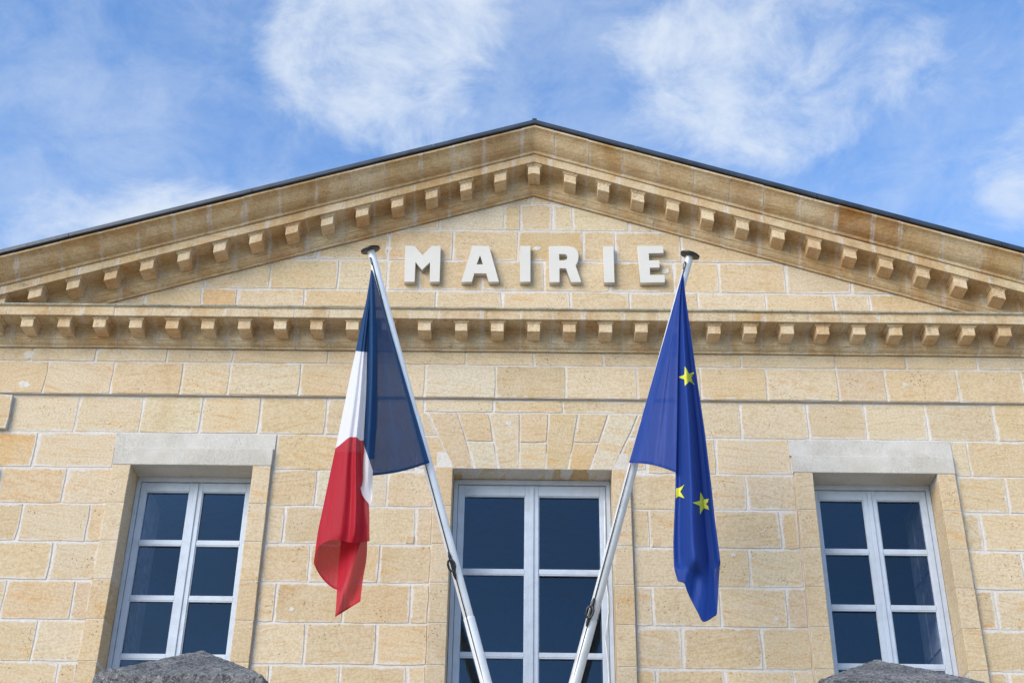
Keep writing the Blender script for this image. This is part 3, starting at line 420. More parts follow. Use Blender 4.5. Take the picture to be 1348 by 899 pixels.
EU = {"panel":[[[1.2376,-1.5238,7.9414,0],[1.2375,-1.5246,7.9409,0],[1.2374,-1.5254,7.9404,0],[1.2373,-1.5262,7.9399,0],[1.2372,-1.5269,7.9394,0],[1.2371,-1.5277,7.9389,0],[1.237,-1.5285,7.9384,0],[1.2369,-1.5292,7.9379,0],[1.2368,-1.53,7.9374,0]],[[1.1779,-1.4666,7.7436,0],[1.1817,-1.4728,7.7395,0],[1.185,-1.4821,7.7332,0],[1.1879,-1.4941,7.7248,0],[1.1918,-1.4985,7.7209,0],[1.1958,-1.5016,7.7172,0],[1.1985,-1.5145,7.7068,0],[1.2014,-1.5256,7.6973,0],[1.2052,-1.53,7.6918,0]],[[1.1187,-1.4108,7.5471,0],[1.1276,-1.4223,7.5396,0],[1.1359,-1.4384,7.5291,0],[1.1431,-1.4626,7.5129,0],[1.152,-1.4728,7.5043,0],[1.1618,-1.4762,7.4988,0],[1.1689,-1.4986,7.4809,0],[1.1758,-1.5222,7.4617,0],[1.1848,-1.53,7.4516,0]],[[1.06,-1.3549,7.3526,0],[1.0744,-1.3725,7.3417,0],[1.0883,-1.3934,7.3283,0],[1.1002,-1.4299,7.3048,0],[1.114,-1.4491,7.2901,0],[1.1298,-1.4519,7.2835,0],[1.1422,-1.4807,7.2604,0],[1.1532,-1.5181,7.2313,0],[1.1675,-1.53,7.2166,0]],[[1.0018,-1.2996,7.1598,0],[1.0218,-1.3241,7.1452,0],[1.0417,-1.3482,7.1302,0],[1.0585,-1.3961,7.1004,0],[1.0771,-1.4271,7.0784,0],[1.0991,-1.4297,7.0705,0],[1.1172,-1.4612,7.0446,0],[1.1325,-1.5128,7.0063,0],[1.152,-1.53,6.9866,0]],[[0.9442,-1.2444,6.9689,0],[0.9698,-1.2767,6.9505,0],[0.996,-1.3026,6.9347,0],[1.0182,-1.3602,6.9001,0],[1.0414,-1.406,6.8698,0],[1.0693,-1.4099,6.8598,0],[1.0937,-1.4408,6.8332,0],[1.1135,-1.5058,6.7867,0],[1.1381,-1.53,6.7613,0]],[[0.887,-1.1904,6.7792,0],[0.9183,-1.2315,6.7569,0],[0.9508,-1.2582,6.7409,0],[0.9788,-1.323,6.7033,0],[1.0064,-1.3854,6.6644,0],[1.04,-1.3933,6.651,0],[1.071,-1.4204,6.6252,0],[1.0954,-1.4969,6.5723,0],[1.1249,-1.53,6.5407,0]],[[0.8303,-1.1364,6.5915,0],[0.867,-1.1872,6.565,0],[0.9056,-1.2147,6.5489,0],[0.9394,-1.2836,6.5101,0],[0.9713,-1.3638,6.4628,0],[1.0098,-1.3794,6.4444,0],[1.0473,-1.4007,6.4204,0],[1.0766,-1.4858,6.363,0],[1.1102,-1.53,6.3247,0]],[[0.7741,-1.0831,6.4052,0],[0.8161,-1.1444,6.3747,0],[0.8607,-1.1729,6.3584,0],[0.9007,-1.2428,6.32,0],[0.9368,-1.3408,6.2651,0],[0.9797,-1.3683,6.2401,0],[1.0237,-1.3827,6.2182,0],[1.0582,-1.4727,6.1584,0],[1.0958,-1.53,6.1129,0]]],"body":[[[1.2386,-1.5,7.9571,0],[1.2364,-1.51,7.9505,0],[1.2382,-1.51,7.9505,0],[1.2399,-1.51,7.9505,0],[1.2417,-1.51,7.9505,0],[1.2434,-1.51,7.9506,0],[1.2452,-1.51,7.9506,0],[1.247,-1.51,7.9506,0],[1.2487,-1.51,7.9506,0],[1.2505,-1.51,7.9506,0],[1.2509,-1.5,7.9572,0],[1.2477,-1.5,7.9572,0]],[[1.2186,-1.4948,7.7855,0],[1.2141,-1.509,7.7764,0],[1.2193,-1.5092,7.7763,0],[1.2235,-1.5168,7.7715,0],[1.2275,-1.5259,7.7658,0],[1.2326,-1.5267,7.7653,0],[1.239,-1.5189,7.7704,0],[1.2453,-1.5115,7.7752,0],[1.2504,-1.512,7.7749,0],[1.2551,-1.516,7.7724,0],[1.2555,-1.4927,7.7873,0],[1.2458,-1.4927,7.7872,0]],[[1.2009,-1.4891,7.602,0],[1.1939,-1.508,7.5902,0],[1.2031,-1.5084,7.5901,0],[1.2101,-1.5243,7.5803,0],[1.2166,-1.5431,7.5687,0],[1.2256,-1.5449,7.5677,0],[1.2371,-1.5285,7.578,0],[1.2484,-1.5131,7.5877,0],[1.2575,-1.5142,7.5871,0],[1.2655,-1.5225,7.5821,0],[1.2657,-1.4847,7.6054,0],[1.2488,-1.4847,7.6052,0]],[[1.1839,-1.4811,7.3499,0],[1.1738,-1.5065,7.3347,0],[1.1875,-1.5072,7.3345,0],[1.1976,-1.5347,7.3183,0],[1.2069,-1.5673,7.2991,0],[1.2202,-1.5704,7.2974,0],[1.238,-1.542,7.3145,0],[1.2555,-1.5154,7.3304,0],[1.2691,-1.5173,7.3294,0],[1.2808,-1.5315,7.3211,0],[1.2815,-1.4736,7.3554,0],[1.2559,-1.4736,7.3551,0]],[[1.1676,-1.472,7.0684,0],[1.1544,-1.5048,7.0499,0],[1.1728,-1.5058,7.0495,0],[1.1858,-1.5465,7.0268,0],[1.1976,-1.5949,6.9997,0],[1.2153,-1.5995,6.9973,0],[1.2397,-1.5574,7.0213,0],[1.2638,-1.5179,7.0437,0],[1.2819,-1.5208,7.0423,0],[1.2973,-1.5419,7.0306,0],[1.2988,-1.4609,7.0762,0],[1.2645,-1.4609,7.0758,0]],[[1.1536,-1.463,6.7938,0],[1.1372,-1.5031,6.7722,0],[1.1602,-1.5044,6.7718,0],[1.176,-1.5584,6.7432,0],[1.1903,-1.6225,6.7092,0],[1.2123,-1.6286,6.7062,0],[1.2431,-1.5728,6.7363,0],[1.2736,-1.5205,6.7645,0],[1.2962,-1.5244,6.7627,0],[1.3151,-1.5523,6.748,0],[1.3177,-1.4481,6.8036,0],[1.2748,-1.4481,6.8031,0]],[[1.1405,-1.4539,6.5258,0],[1.1211,-1.5014,6.5016,0],[1.1484,-1.503,6.5011,0],[1.1669,-1.5703,6.4673,0],[1.1834,-1.6502,6.4272,0],[1.2094,-1.6577,6.4237,0],[1.2465,-1.5881,6.4592,0],[1.2832,-1.5231,6.4925,0],[1.31,-1.5279,6.4904,0],[1.3322,-1.5627,6.4731,0],[1.336,-1.4354,6.5373,0],[1.2849,-1.4354,6.5367,0]],[[1.1266,-1.45,6.2616,0],[1.105,-1.5007,6.2372,0],[1.1361,-1.5025,6.2367,0],[1.1577,-1.5754,6.2021,0],[1.1769,-1.6619,6.1611,0],[1.2065,-1.6701,6.1575,0],[1.248,-1.5947,6.1939,0],[1.2893,-1.5242,6.228,0],[1.3198,-1.5294,6.2259,0],[1.3452,-1.5671,6.2082,0],[1.3485,-1.43,6.2736,0],[1.2905,-1.43,6.273,0]],[[1.1118,-1.45,6.002,0],[1.0887,-1.5007,5.9789,0],[1.1233,-1.5025,5.9785,0],[1.1485,-1.5754,5.946,0],[1.1713,-1.6619,5.9073,0],[1.2044,-1.6701,5.904,0],[1.2494,-1.5947,5.9384,0],[1.2943,-1.5242,5.9707,0],[1.3282,-1.5294,5.9687,0],[1.3571,-1.5671,5.9521,0],[1.3586,-1.43,6.0138,0],[1.294,-1.43,6.0131,0]],[[1.0945,-1.45,5.78,0],[1.0699,-1.5007,5.7581,0],[1.1078,-1.5025,5.7577,0],[1.1363,-1.5754,5.7269,0],[1.1624,-1.6619,5.6903,0],[1.1987,-1.6701,5.6872,0],[1.2469,-1.5947,5.7199,0],[1.2949,-1.5242,5.7506,0],[1.3322,-1.5294,5.7488,0],[1.3643,-1.5671,5.7331,0],[1.364,-1.43,5.7916,0],[1.2934,-1.43,5.7908,0]],[[1.0799,-1.45,5.5811,0],[1.0537,-1.5007,5.5602,0],[1.095,-1.5025,5.56,0],[1.127,-1.5754,5.5307,0],[1.1565,-1.6619,5.4959,0],[1.1962,-1.6701,5.493,0],[1.2478,-1.5947,5.5243,0],[1.2993,-1.5242,5.5535,0],[1.3399,-1.5294,5.5519,0],[1.3754,-1.5671,5.537,0],[1.3733,-1.43,5.5926,0],[1.2964,-1.43,5.5918,0]],[[1.0761,-1.45,5.4225,0],[1.0492,-1.5007,5.4024,0],[1.092,-1.5025,5.4022,0],[1.1256,-1.5754,5.3742,0],[1.1567,-1.6619,5.3408,0],[1.1979,-1.6701,5.3381,0],[1.251,-1.5947,5.3681,0],[1.3041,-1.5242,5.3962,0],[1.3462,-1.5294,5.3946,0],[1.3832,-1.5671,5.3804,0],[1.3804,-1.43,5.4338,0],[1.3006,-1.43,5.4329,0]],[[1.0759,-1.47,5.3545,0],[1.0491,-1.52,5.3409,0],[1.0824,-1.55,5.3119,0],[1.1229,-1.58,5.2891,0],[1.1622,-1.57,5.2697,0],[1.2022,-1.55,5.2422,0],[1.238,-1.56,5.2036,0],[1.2761,-1.55,5.1666,0],[1.3361,-1.53,5.1923,0],[1.3913,-1.51,5.3787,0],[1.3786,-1.47,5.382,0],[1.338,-1.44,5.3992,0]],[[1.0792,-1.47,5.3066,0],[1.0614,-1.52,5.2815,0],[1.07,-1.55,5.2348,0],[1.1075,-1.58,5.2093,0],[1.1278,-1.57,5.1517,0],[1.1598,-1.55,5.0836,0],[1.1979,-1.56,4.9938,0],[1.2393,-1.55,4.926,0],[1.3396,-1.53,4.9857,0],[1.383,-1.51,5.3546,0],[1.3714,-1.47,5.3579,0],[1.3311,-1.44,5.381,0]]],"inner":[[[1.2364,-1.48,7.9505,0],[1.2382,-1.48,7.9505,0],[1.2399,-1.48,7.9505,0],[1.2417,-1.48,7.9505,0],[1.2434,-1.48,7.9506,0],[1.2452,-1.48,7.9506,0],[1.247,-1.48,7.9506,0],[1.2487,-1.48,7.9506,0]],[[1.2141,-1.479,7.7764,0],[1.2193,-1.4792,7.7763,0],[1.2235,-1.4868,7.7715,0],[1.2275,-1.4959,7.7658,0],[1.2326,-1.4967,7.7653,0],[1.239,-1.4889,7.7704,0],[1.2453,-1.4815,7.7752,0],[1.2504,-1.482,7.7749,0]],[[1.1939,-1.478,7.5902,0],[1.2031,-1.4784,7.5901,0],[1.2101,-1.4943,7.5803,0],[1.2166,-1.5131,7.5687,0],[1.2256,-1.5149,7.5677,0],[1.2371,-1.4985,7.578,0],[1.2484,-1.4831,7.5877,0],[1.2575,-1.4842,7.5871,0]],[[1.1738,-1.4765,7.3347,0],[1.1875,-1.4772,7.3345,0],[1.1976,-1.5047,7.3183,0],[1.2069,-1.5373,7.2991,0],[1.2202,-1.5404,7.2974,0],[1.238,-1.512,7.3145,0],[1.2555,-1.4854,7.3304,0],[1.2691,-1.4873,7.3294,0]],[[1.1544,-1.4748,7.0499,0],[1.1728,-1.4758,7.0495,0],[1.1858,-1.5165,7.0268,0],[1.1976,-1.5649,6.9997,0],[1.2153,-1.5695,6.9973,0],[1.2397,-1.5274,7.0213,0],[1.2638,-1.4879,7.0437,0],[1.2819,-1.4908,7.0423,0]],[[1.1372,-1.4731,6.7722,0],[1.1602,-1.4744,6.7718,0],[1.176,-1.5284,6.7432,0],[1.1903,-1.5925,6.7092,0],[1.2123,-1.5986,6.7062,0],[1.2431,-1.5428,6.7363,0],[1.2736,-1.4905,6.7645,0],[1.2962,-1.4944,6.7627,0]],[[1.1211,-1.4714,6.5016,0],[1.1484,-1.473,6.5011,0],[1.1669,-1.5403,6.4673,0],[1.1834,-1.6202,6.4272,0],[1.2094,-1.6277,6.4237,0],[1.2465,-1.5581,6.4592,0],[1.2832,-1.4931,6.4925,0],[1.31,-1.4979,6.4904,0]],[[1.105,-1.4707,6.2372,0],[1.1361,-1.4725,6.2367,0],[1.1577,-1.5454,6.2021,0],[1.1769,-1.6319,6.1611,0],[1.2065,-1.6401,6.1575,0],[1.248,-1.5647,6.1939,0],[1.2893,-1.4942,6.228,0],[1.3198,-1.4994,6.2259,0]],[[1.0887,-1.4707,5.9789,0],[1.1233,-1.4725,5.9785,0],[1.1485,-1.5454,5.946,0],[1.1713,-1.6319,5.9073,0],[1.2044,-1.6401,5.904,0],[1.2494,-1.5647,5.9384,0],[1.2943,-1.4942,5.9707,0],[1.3282,-1.4994,5.9687,0]],[[1.0699,-1.4707,5.7581,0],[1.1078,-1.4725,5.7577,0],[1.1363,-1.5454,5.7269,0],[1.1624,-1.6319,5.6903,0],[1.1987,-1.6401,5.6872,0],[1.2469,-1.5647,5.7199,0],[1.2949,-1.4942,5.7506,0],[1.3322,-1.4994,5.7488,0]],[[1.0537,-1.4707,5.5602,0],[1.095,-1.4725,5.56,0],[1.127,-1.5454,5.5307,0],[1.1565,-1.6319,5.4959,0],[1.1962,-1.6401,5.493,0],[1.2478,-1.5647,5.5243,0],[1.2993,-1.4942,5.5535,0],[1.3399,-1.4994,5.5519,0]],[[1.0492,-1.4707,5.4024,0],[1.092,-1.4725,5.4022,0],[1.1256,-1.5454,5.3742,0],[1.1567,-1.6319,5.3408,0],[1.1979,-1.6401,5.3381,0],[1.251,-1.5647,5.3681,0],[1.3041,-1.4942,5.3962,0],[1.3462,-1.4994,5.3946,0]],[[1.0491,-1.49,5.3409,0],[1.0824,-1.52,5.3119,0],[1.1229,-1.55,5.2891,0],[1.1622,-1.54,5.2697,0],[1.2022,-1.52,5.2422,0],[1.238,-1.53,5.2036,0],[1.2761,-1.52,5.1666,0],[1.3361,-1.5,5.1923,0]],[[1.0614,-1.49,5.2815,0],[1.07,-1.52,5.2348,0],[1.1075,-1.55,5.2093,0],[1.1278,-1.54,5.1517,0],[1.1598,-1.52,5.0836,0],[1.1979,-1.53,4.9938,0],[1.2393,-1.52,4.926,0],[1.3396,-1.5,4.9857,0]]],"hem":[[[0.7794,-1.0921,6.4228,0.0],[0.8209,-1.1524,6.3926,0.0],[0.8649,-1.1808,6.3763,0.0],[0.9043,-1.2506,6.3379,0.0],[0.9401,-1.347,6.2837,0.0],[0.9825,-1.3733,6.2593,0.0],[1.0259,-1.3884,6.2372,0.0],[1.0599,-1.4779,6.1777,0.0],[1.0972,-1.534,6.1329,0.0]],[[0.7741,-1.0871,6.4052,0.0],[0.8161,-1.1484,6.3747,0.0],[0.8607,-1.1769,6.3584,0.0],[0.9007,-1.2468,6.32,0.0],[0.9368,-1.3448,6.2651,0.0],[0.9797,-1.3723,6.2401,0.0],[1.0237,-1.3867,6.2182,0.0],[1.0582,-1.4767,6.1584,0.0],[1.0958,-1.534,6.1129,0.0]]]}
STARS = [[[4.389,3.938],[5.709,4.172],[8.309,4.125],[6.397,4.314],[7.66,4.542],[5.53,4.421],[4.089,4.582],[4.043,4.362],[1.518,4.293],[4.108,4.211]],[[1.132,7.947],[1.969,7.916],[3.078,7.813],[2.109,8.04],[3.058,8.295],[1.747,8.217],[1.181,8.301]],[[6.271,8.064],[6.939,8.348],[8.405,8.309],[7.455,8.51],[8.289,8.751],[6.742,8.653],[5.998,8.916],[6.046,8.584],[4.63,8.46],[6.109,8.383]]]
PATCHES = [[-4.717,7.638,0.055,-0.037],[-4.732,7.955,0.06,-0.037],[0.037,9.238,0.035,-0.004],[1.291,8.983,0.04,-0.004],[1.75,6.05,0.024,-0.004],[-2.036,5.513,0.022,-0.004],[-1.417,9.222,0.03,-0.004],[2.069,5.481,0.026,-0.004],[3.453,7.731,0.03,-0.037],[-0.215,7.303,0.03,-0.006]]

# ------------------------------------------------------------------ ground
bm = bmesh.new()
vs = [bm.verts.new(v) for v in ((-400, -400, 0), (400, -400, 0), (400, 400, 0), (-400, 400, 0))]
bm.faces.new(vs)
tag(from_bm('ground', bm, M['ground']), kind='structure')

# ------------------------------------------------------------------ the town hall
hall = empty('town_hall')
tag(hall, 'cream limestone town hall facade with pediment and three tall white windows', 'building')
HX = 5.25                                    # half width
SLOPE = .324

# window openings: x0, x1, z0, z1
WINS = [(-3.598, -2.505, 4.50, 6.835), (-.709, .709, 3.70, 6.842), (2.505, 3.610, 4.50, 6.825)]
BAND = .167                                  # raised flat band round each opening
BP = .042                                    # how far the band stands proud

# mortar core of the facade: rectangles between the openings, and the tympanum
def core_wall():
    bm = bmesh.new()
    y0, y1 = .005, .45
    def q(x0, x1, z0, z1): bx(bm, x0, x1, y0, y1, z0, z1)
    g = .05
    xs = [-HX]
    for x0, x1, z0, z1 in WINS: xs += [x0-g, x1+g]
    xs.append(HX)
    top = 6.90
    for i in range(0, len(xs), 2): q(xs[i], xs[i+1], 0, top)
    for x0, x1, z0, z1 in WINS: q(x0-g, x1+g, 0, z0-.06)
    q(-HX, HX, top, 8.10)
    pts = [(-HX, 8.10), (HX, 8.10), (HX, 8.36), (0, 10.05), (-HX, 8.36)]
    f = [bm.verts.new((x, y0, z)) for x, z in pts]; b = [bm.verts.new((x, y1, z)) for x, z in pts]
    bm.faces.new(f); bm.faces.new(b[::-1])
    for i in range(5): bm.faces.new((f[i], b[i], b[(i+1) % 5], f[(i+1) % 5]))
    return from_bm('facade_wall', bm, M['mortar'], hall)
wall = core_wall()

# frieze core (proud of the wall)
frieze = box('frieze', -HX, HX, -.0300, .004, 7.552, 8.06, M['mortar'], hall)

TINTS = [(.54, .437, .298), (.545, .45, .318), (.535, .42, .275), (.55, .46, .338), (.53, .41, .262), (.54, .44, .306), (.54, .435, .292)]
def tint(o, c=None):
    if c is not None and o.name.startswith(('stone', 'jamb', 'vouss', 'spring', 'quoin')):
        c = tuple(v*random.uniform(.985, 1.015) for v in c)
    if c is None:
        c = random.choice(TINTS)
        k = random.uniform(.93, 1.05)
        c = tuple(v*k for v in c)
    o.color = tuple(c) + (1,)
    return o
OCHRE = (.53, .375, .21); OCHRE2 = (.535, .42, .275); PALE = (.555, .49, .385); PINK = (.52, .41, .29); CREAM = (.555, .465, .335)

def stone(name, quad, yf, yb, parent, mat=None, col=None, gap=.0068, jit=.0045, inset=.040, step=.10, side=.15):
    """a dressed block: quad = corners (x,z) bl, br, tr, tl; wavering arrises, bevel, and an 'edge' attribute for the mortar"""
    (ax, az), (b_x, bz), (cx, cz), (dx, dz) = quad
    wdt = (math.hypot(b_x-ax, bz-az) + math.hypot(cx-dx, cz-dz))/2
    hgt = (math.hypot(dx-ax, dz-az) + math.hypot(cx-b_x, cz-bz))/2
    nu, nv = max(2, int(wdt/step)), max(2, int(hgt/step))
    per = [(i/nu, 0) for i in range(nu)] + [(1, j/nv) for j in range(nv)] + [(1-i/nu, 1) for i in range(nu)] + [(0, 1-j/nv) for j in range(nv)]
    seed = random.uniform(0, 500)
    def P(u, v, y):
        x = (ax*(1-u)+b_x*u)*(1-v) + (dx*(1-u)+cx*u)*v
        z = (az*(1-u)+bz*u)*(1-v) + (dz*(1-u)+cz*u)*v
        return (x, y, z)
    rings = []
    bm = bmesh.new()
    lay = bm.verts.layers.float.new('edge')
    for k, (ins, y, e) in enumerate(((gap, yb, side), (gap, yf+.003, side), (gap+.004, yf, .12+side*.6), (gap+inset, yf, 1.0))):
        ring = []
        for i, (u, v) in enumerate(per):
            uu = min(max(u, ins/wdt), 1-ins/wdt)
            vv = min(max(v, ins/hgt), 1-ins/hgt)
            corner = (u in (0, 1)) and (v in (0, 1))
            jj = jit if k < 3 else jit*.5
            n1 = noise.noise(Vector((seed+u*7*wdt*2.2, v*7*hgt*2.2, 0)))*jj*2
            n2 = noise.noise(Vector((seed+31+u*7*wdt*2.2, v*7*hgt*2.2, 9)))*jj*2
            x, yy, z = P(uu, vv, y)
            if corner and k in (1, 2) and gap > .005:
                px_, _, pz_ = P(.5, .5, y); L = math.hypot(px_-x, pz_-z); x += (px_-x)/L*.005; z += (pz_-z)/L*.005
            vt = bm.verts.new((x+n1, yy, z+n2)); vt[lay] = e
            ring.append(vt)
        rings.append(ring)
    n = len(per)
    for k in range(3):
        for i in range(n):
            bm.faces.new((rings[k][i], rings[k][(i+1) % n], rings[k+1][(i+1) % n], rings[k+1][i]))
    # inside: a slightly uneven face
    cs = bm.verts.new((sum(v.co.x for v in rings[3])/n, yf - random.uniform(-.001, .0015), sum(v.co.z for v in rings[3])/n)); cs[lay] = 1
    for i in range(n): bm.faces.new((rings[3][i], rings[3][(i+1) % n], cs))
    bm.faces.new(rings[0][::-1])
    o = from_bm(name, bm, mat or M['stone'], parent)
    return tint(o, col)

def rect(x0, x1, z0, z1, t=.004):
    r = lambda: random.uniform(-t, t)
    return [(x0+r(), z0), (x1+r(), z0), (x1+r(), z1), (x0+r(), z1)]

ZC = [7.548, 7.170, 6.815, 6.466, 6.108, 5.755, 5.400, 5.040, 4.68, 4.32, 3.96]
def ztilt(): return random.uniform(-.004, .004)

def course(z1, z0, xs, yf, parent, cols={}, stop=(), side=.15):
    """blocks between consecutive joints; stop = intervals that carry no block"""
    for i in range(len(xs)-1):
        a, b = xs[i], xs[i+1]
        mid = (a+b)/2
        if any(s0 < mid < s1 for s0, s1 in stop): continue
        stone('stone', rect(a, b, z0, z1), yf + random.uniform(-.0025, .0015), .09, parent, col=cols.get(i), side=.6 if yf < -.02 else side)

# frieze: two courses, on the proud plane
course(8.045, 7.890, [-5.25, -4.70, -4.1, -3.43, -2.81, -1.92, -1.27, -.63, .01, .66, 1.32, 1.95, 2.83, 3.49, 4.15, 4.75, 5.25], -.035, frieze)
course(7.890, 7.548, [-5.25, -4.53, -3.91, -3.26, -2.82, -2.16, -1.58, -1.0, -.34, .31, .97, 1.56, 2.17, 2.83, 3.27, 3.94, 4.54, 5.25], -.035, frieze,
       {0: OCHRE2, 1: CREAM, 2: OCHRE2, 4: CREAM, 5: OCHRE2, 7: PALE, 8: (.47, .375, .25), 9: CREAM, 10: OCHRE2, 11: OCHRE2, 12: CREAM, 13: PINK, 15: OCHRE2})

# wall courses below, left and right of the windows
LB = (WINS[0][0]-BAND, WINS[0][1]+BAND); MB_ = (WINS[1][0]-BAND, WINS[1][1]+BAND); RB = (WINS[2][0]-BAND, WINS[2][1]+BAND)
stops = [LB, MB_, RB]
E0 = HX
course(ZC[0], ZC[1], [-4.8, -4.18, -3.59, -3.04, -2.5, -1.89, -1.42, -1.0], 0, wall, {1: CREAM, 2: CREAM, 4: OCHRE2})
course(ZC[0], ZC[1], [1.03, 1.36, 1.91, 2.52, 3.05, 3.61, 4.23, 4.8], 0, wall, {2: CREAM, 4: CREAM, 6: OCHRE2})
course(ZC[1], ZC[2], [-5.25, -4.5, LB[0]-.01], 0, wall, {0: OCHRE, 1: CREAM})
course(ZC[1], ZC[2], [LB[1]+.01, -1.63, -1.05], 0, wall, {0: OCHRE2, 1: OCHRE2})
course(ZC[1], ZC[2], [1.03, 1.66, RB[0]-.01], 0, wall, {0: OCHRE2, 1: CREAM})
course(ZC[1], ZC[2], [RB[1]+.005, 3.93, 4.75, 5.25], 0, wall, {0: CREAM, 1: OCHRE2})
course(ZC[2], ZC[3], [-4.76, -4.17, LB[0]], 0, wall, {0: OCHRE2, 1: CREAM})
course(ZC[2], ZC[3], [LB[1], -1.92, -1.80, -1.29, MB_[0]], 0, wall, {1: PALE, 2: PALE})
course(ZC[2], ZC[3], [MB_[1], 1.35, 1.91, RB[0]], 0, wall)
course(ZC[2], ZC[3], [RB[1], 4.22, 4.78], 0, wall, {1: OCHRE2})
course(ZC[3], ZC[4], [-5.25, -4.5, -3.9, LB[0]], 0, wall, {2: OCHRE2})
course(ZC[3], ZC[4], [LB[1], -2.18, -1.60, -1.02, MB_[0]], 0, wall, {2: CREAM})
course(ZC[3], ZC[4], [MB_[1], 1.03, 1.60, 2.18, RB[0]], 0, wall)
course(ZC[3], ZC[4], [RB[1], 3.94, 4.60, 5.25], 0, wall)
course(ZC[4], ZC[5], [-4.76, -4.16, LB[0]], 0, wall, {0: OCHRE2})
course(ZC[4], ZC[5], [LB[1], -1.92, -1.32, MB_[0]], 0, wall, {0: OCHRE2})
course(ZC[4], ZC[5], [MB_[1], 1.42, 1.88, RB[0]], 0, wall, {2: CREAM})
course(ZC[4], ZC[5], [RB[1], 4.23, 4.78], 0, wall)
course(ZC[5], ZC[6], [-5.25, -4.5, -3.91, LB[0]], 0, wall, {1: OCHRE2, 2: PINK})
course(ZC[5], ZC[6], [LB[1], -2.18, -1.60, -1.03, MB_[0]], 0, wall, {2: OCHRE2})
course(ZC[5], ZC[6], [MB_[1], 1.03, 1.60, 2.17, RB[0]], 0, wall, {3: PINK})
course(ZC[5], ZC[6], [RB[1], 3.94, 4.60, 5.25], 0, wall)
course(ZC[6], ZC[7], [-4.76, -4.17, LB[0]], 0, wall)
course(ZC[6], ZC[7], [LB[1], -1.90, -1.30, MB_[0]], 0, wall, {0: CREAM})
course(ZC[6], ZC[7], [MB_[1], 1.26, 1.93, RB[0]], 0, wall, {2: OCHRE2})
course(ZC[6], ZC[7], [RB[1], 4.26, 4.78], 0, wall)
for k in (7, 8, 9):
    odd = k % 2
    course(ZC[k], ZC[k+1], [-5.25 if odd else -4.76, -4.5 if odd else -4.17, -3.93 if odd else LB[0]-.001, LB[0]], 0, wall) if odd else course(ZC[k], ZC[k+1], [-4.76, -4.17, LB[0]], 0, wall)
    course(ZC[k], ZC[k+1], [LB[1], -2.17, -1.59, -1.03, MB_[0]] if odd else [LB[1], -1.9, -1.3, MB_[0]], 0, wall)
    course(ZC[k], ZC[k+1], [MB_[1], 1.03, 1.60, 2.17, RB[0]] if odd else [MB_[1], 1.26, 1.93, RB[0]], 0, wall)
    course(ZC[k], ZC[k+1], [RB[1], 3.95, 4.6, 5.25] if odd else [RB[1], 4.26, 4.78], 0, wall)
# small repair stones let into two joints
for x0, x1 in ((-1.105, -1.025), (1.045, 1.12)):
    stone('repair_stone', rect(x0, x1, 6.122, 6.198, .001), -.006, .0, wall, col=OCHRE, gap=.003, jit=.0015, inset=.012, step=.04)
# quoins at both corners, long and short
for sgn in (-1, 1):
    for k in range(0, 10):
        inner = 4.785 if k % 2 == 0 else 4.93
        a, b = sorted((sgn*inner, sgn*HX))
        stone('quoin', rect(a, b, ZC[k+1]+.006, ZC[k]-.012, .002), -.045, .09, wall, col=OCHRE2 if k < 1 else None)
def lime_patch(x, z, rad, y, squash=.8):
    bm = bmesh.new()
    sd = random.uniform(0, 99)
    n = 22
    outer, inner = [], []
    for k in range(n):
        a = 2*math.pi*k/n
        q = rad*(1+.45*noise.noise(Vector((math.cos(a)*1.6+sd, math.sin(a)*1.6, 0))))
        outer.append(bm.verts.new((x+q*math.cos(a), y+.003, z+q*squash*math.sin(a))))
        inner.append(bm.verts.new((x+q*.8*math.cos(a), y-.0003, z+q*.8*squash*math.sin(a))))
    for k in range(n): bm.faces.new((outer[k], outer[(k+1) % n], inner[(k+1) % n], inner[k]))
    bm.faces.new(inner)
    from_bm('lime_patch', bm, M['mortar'], wall)
for q in PATCHES: lime_patch(*q)
# tympanum
TY = [8.36, 8.738, 9.087, 9.450, 9.775, 10.02]
course(TY[1], TY[0], [-4.55, -3.75, -3.2, -2.86, -2.21, -1.58, -.94, -.3, .36, .93, 1.59, 2.24, 2.9, 3.24, 3.9, 4.55], 0, wall, {1: OCHRE2, 2: OCHRE, 3: CREAM, 4: OCHRE2, 12: CREAM})
course(TY[2], TY[1], [-3.62, -3.19, -2.56, -1.9, -1.42, -1.11, -.5, .11, .74, 1.37, 1.81, 2.46, 3.09, 3.62], 0, wall, {2: OCHRE2, 3: CREAM, 8: (.47, .36, .22), 10: OCHRE2})
course(TY[3], TY[2], [-2.62, -2.13, -1.43, -.79, -.15, .49, .81, 1.46, 2.6], 0, wall, {2: OCHRE2, 3: OCHRE2, 4: (.48, .36, .21), 7: OCHRE2})
course(TY[4], TY[3], [-1.58, -.94, -.29, -.13, .19, .39, .95, 1.55], 0, wall, {1: PALE, 2: OCHRE2, 3: OCHRE2, 4: CREAM, 5: CREAM})
course(TY[5], TY[4], [-.62, -.02, .55], 0, wall)

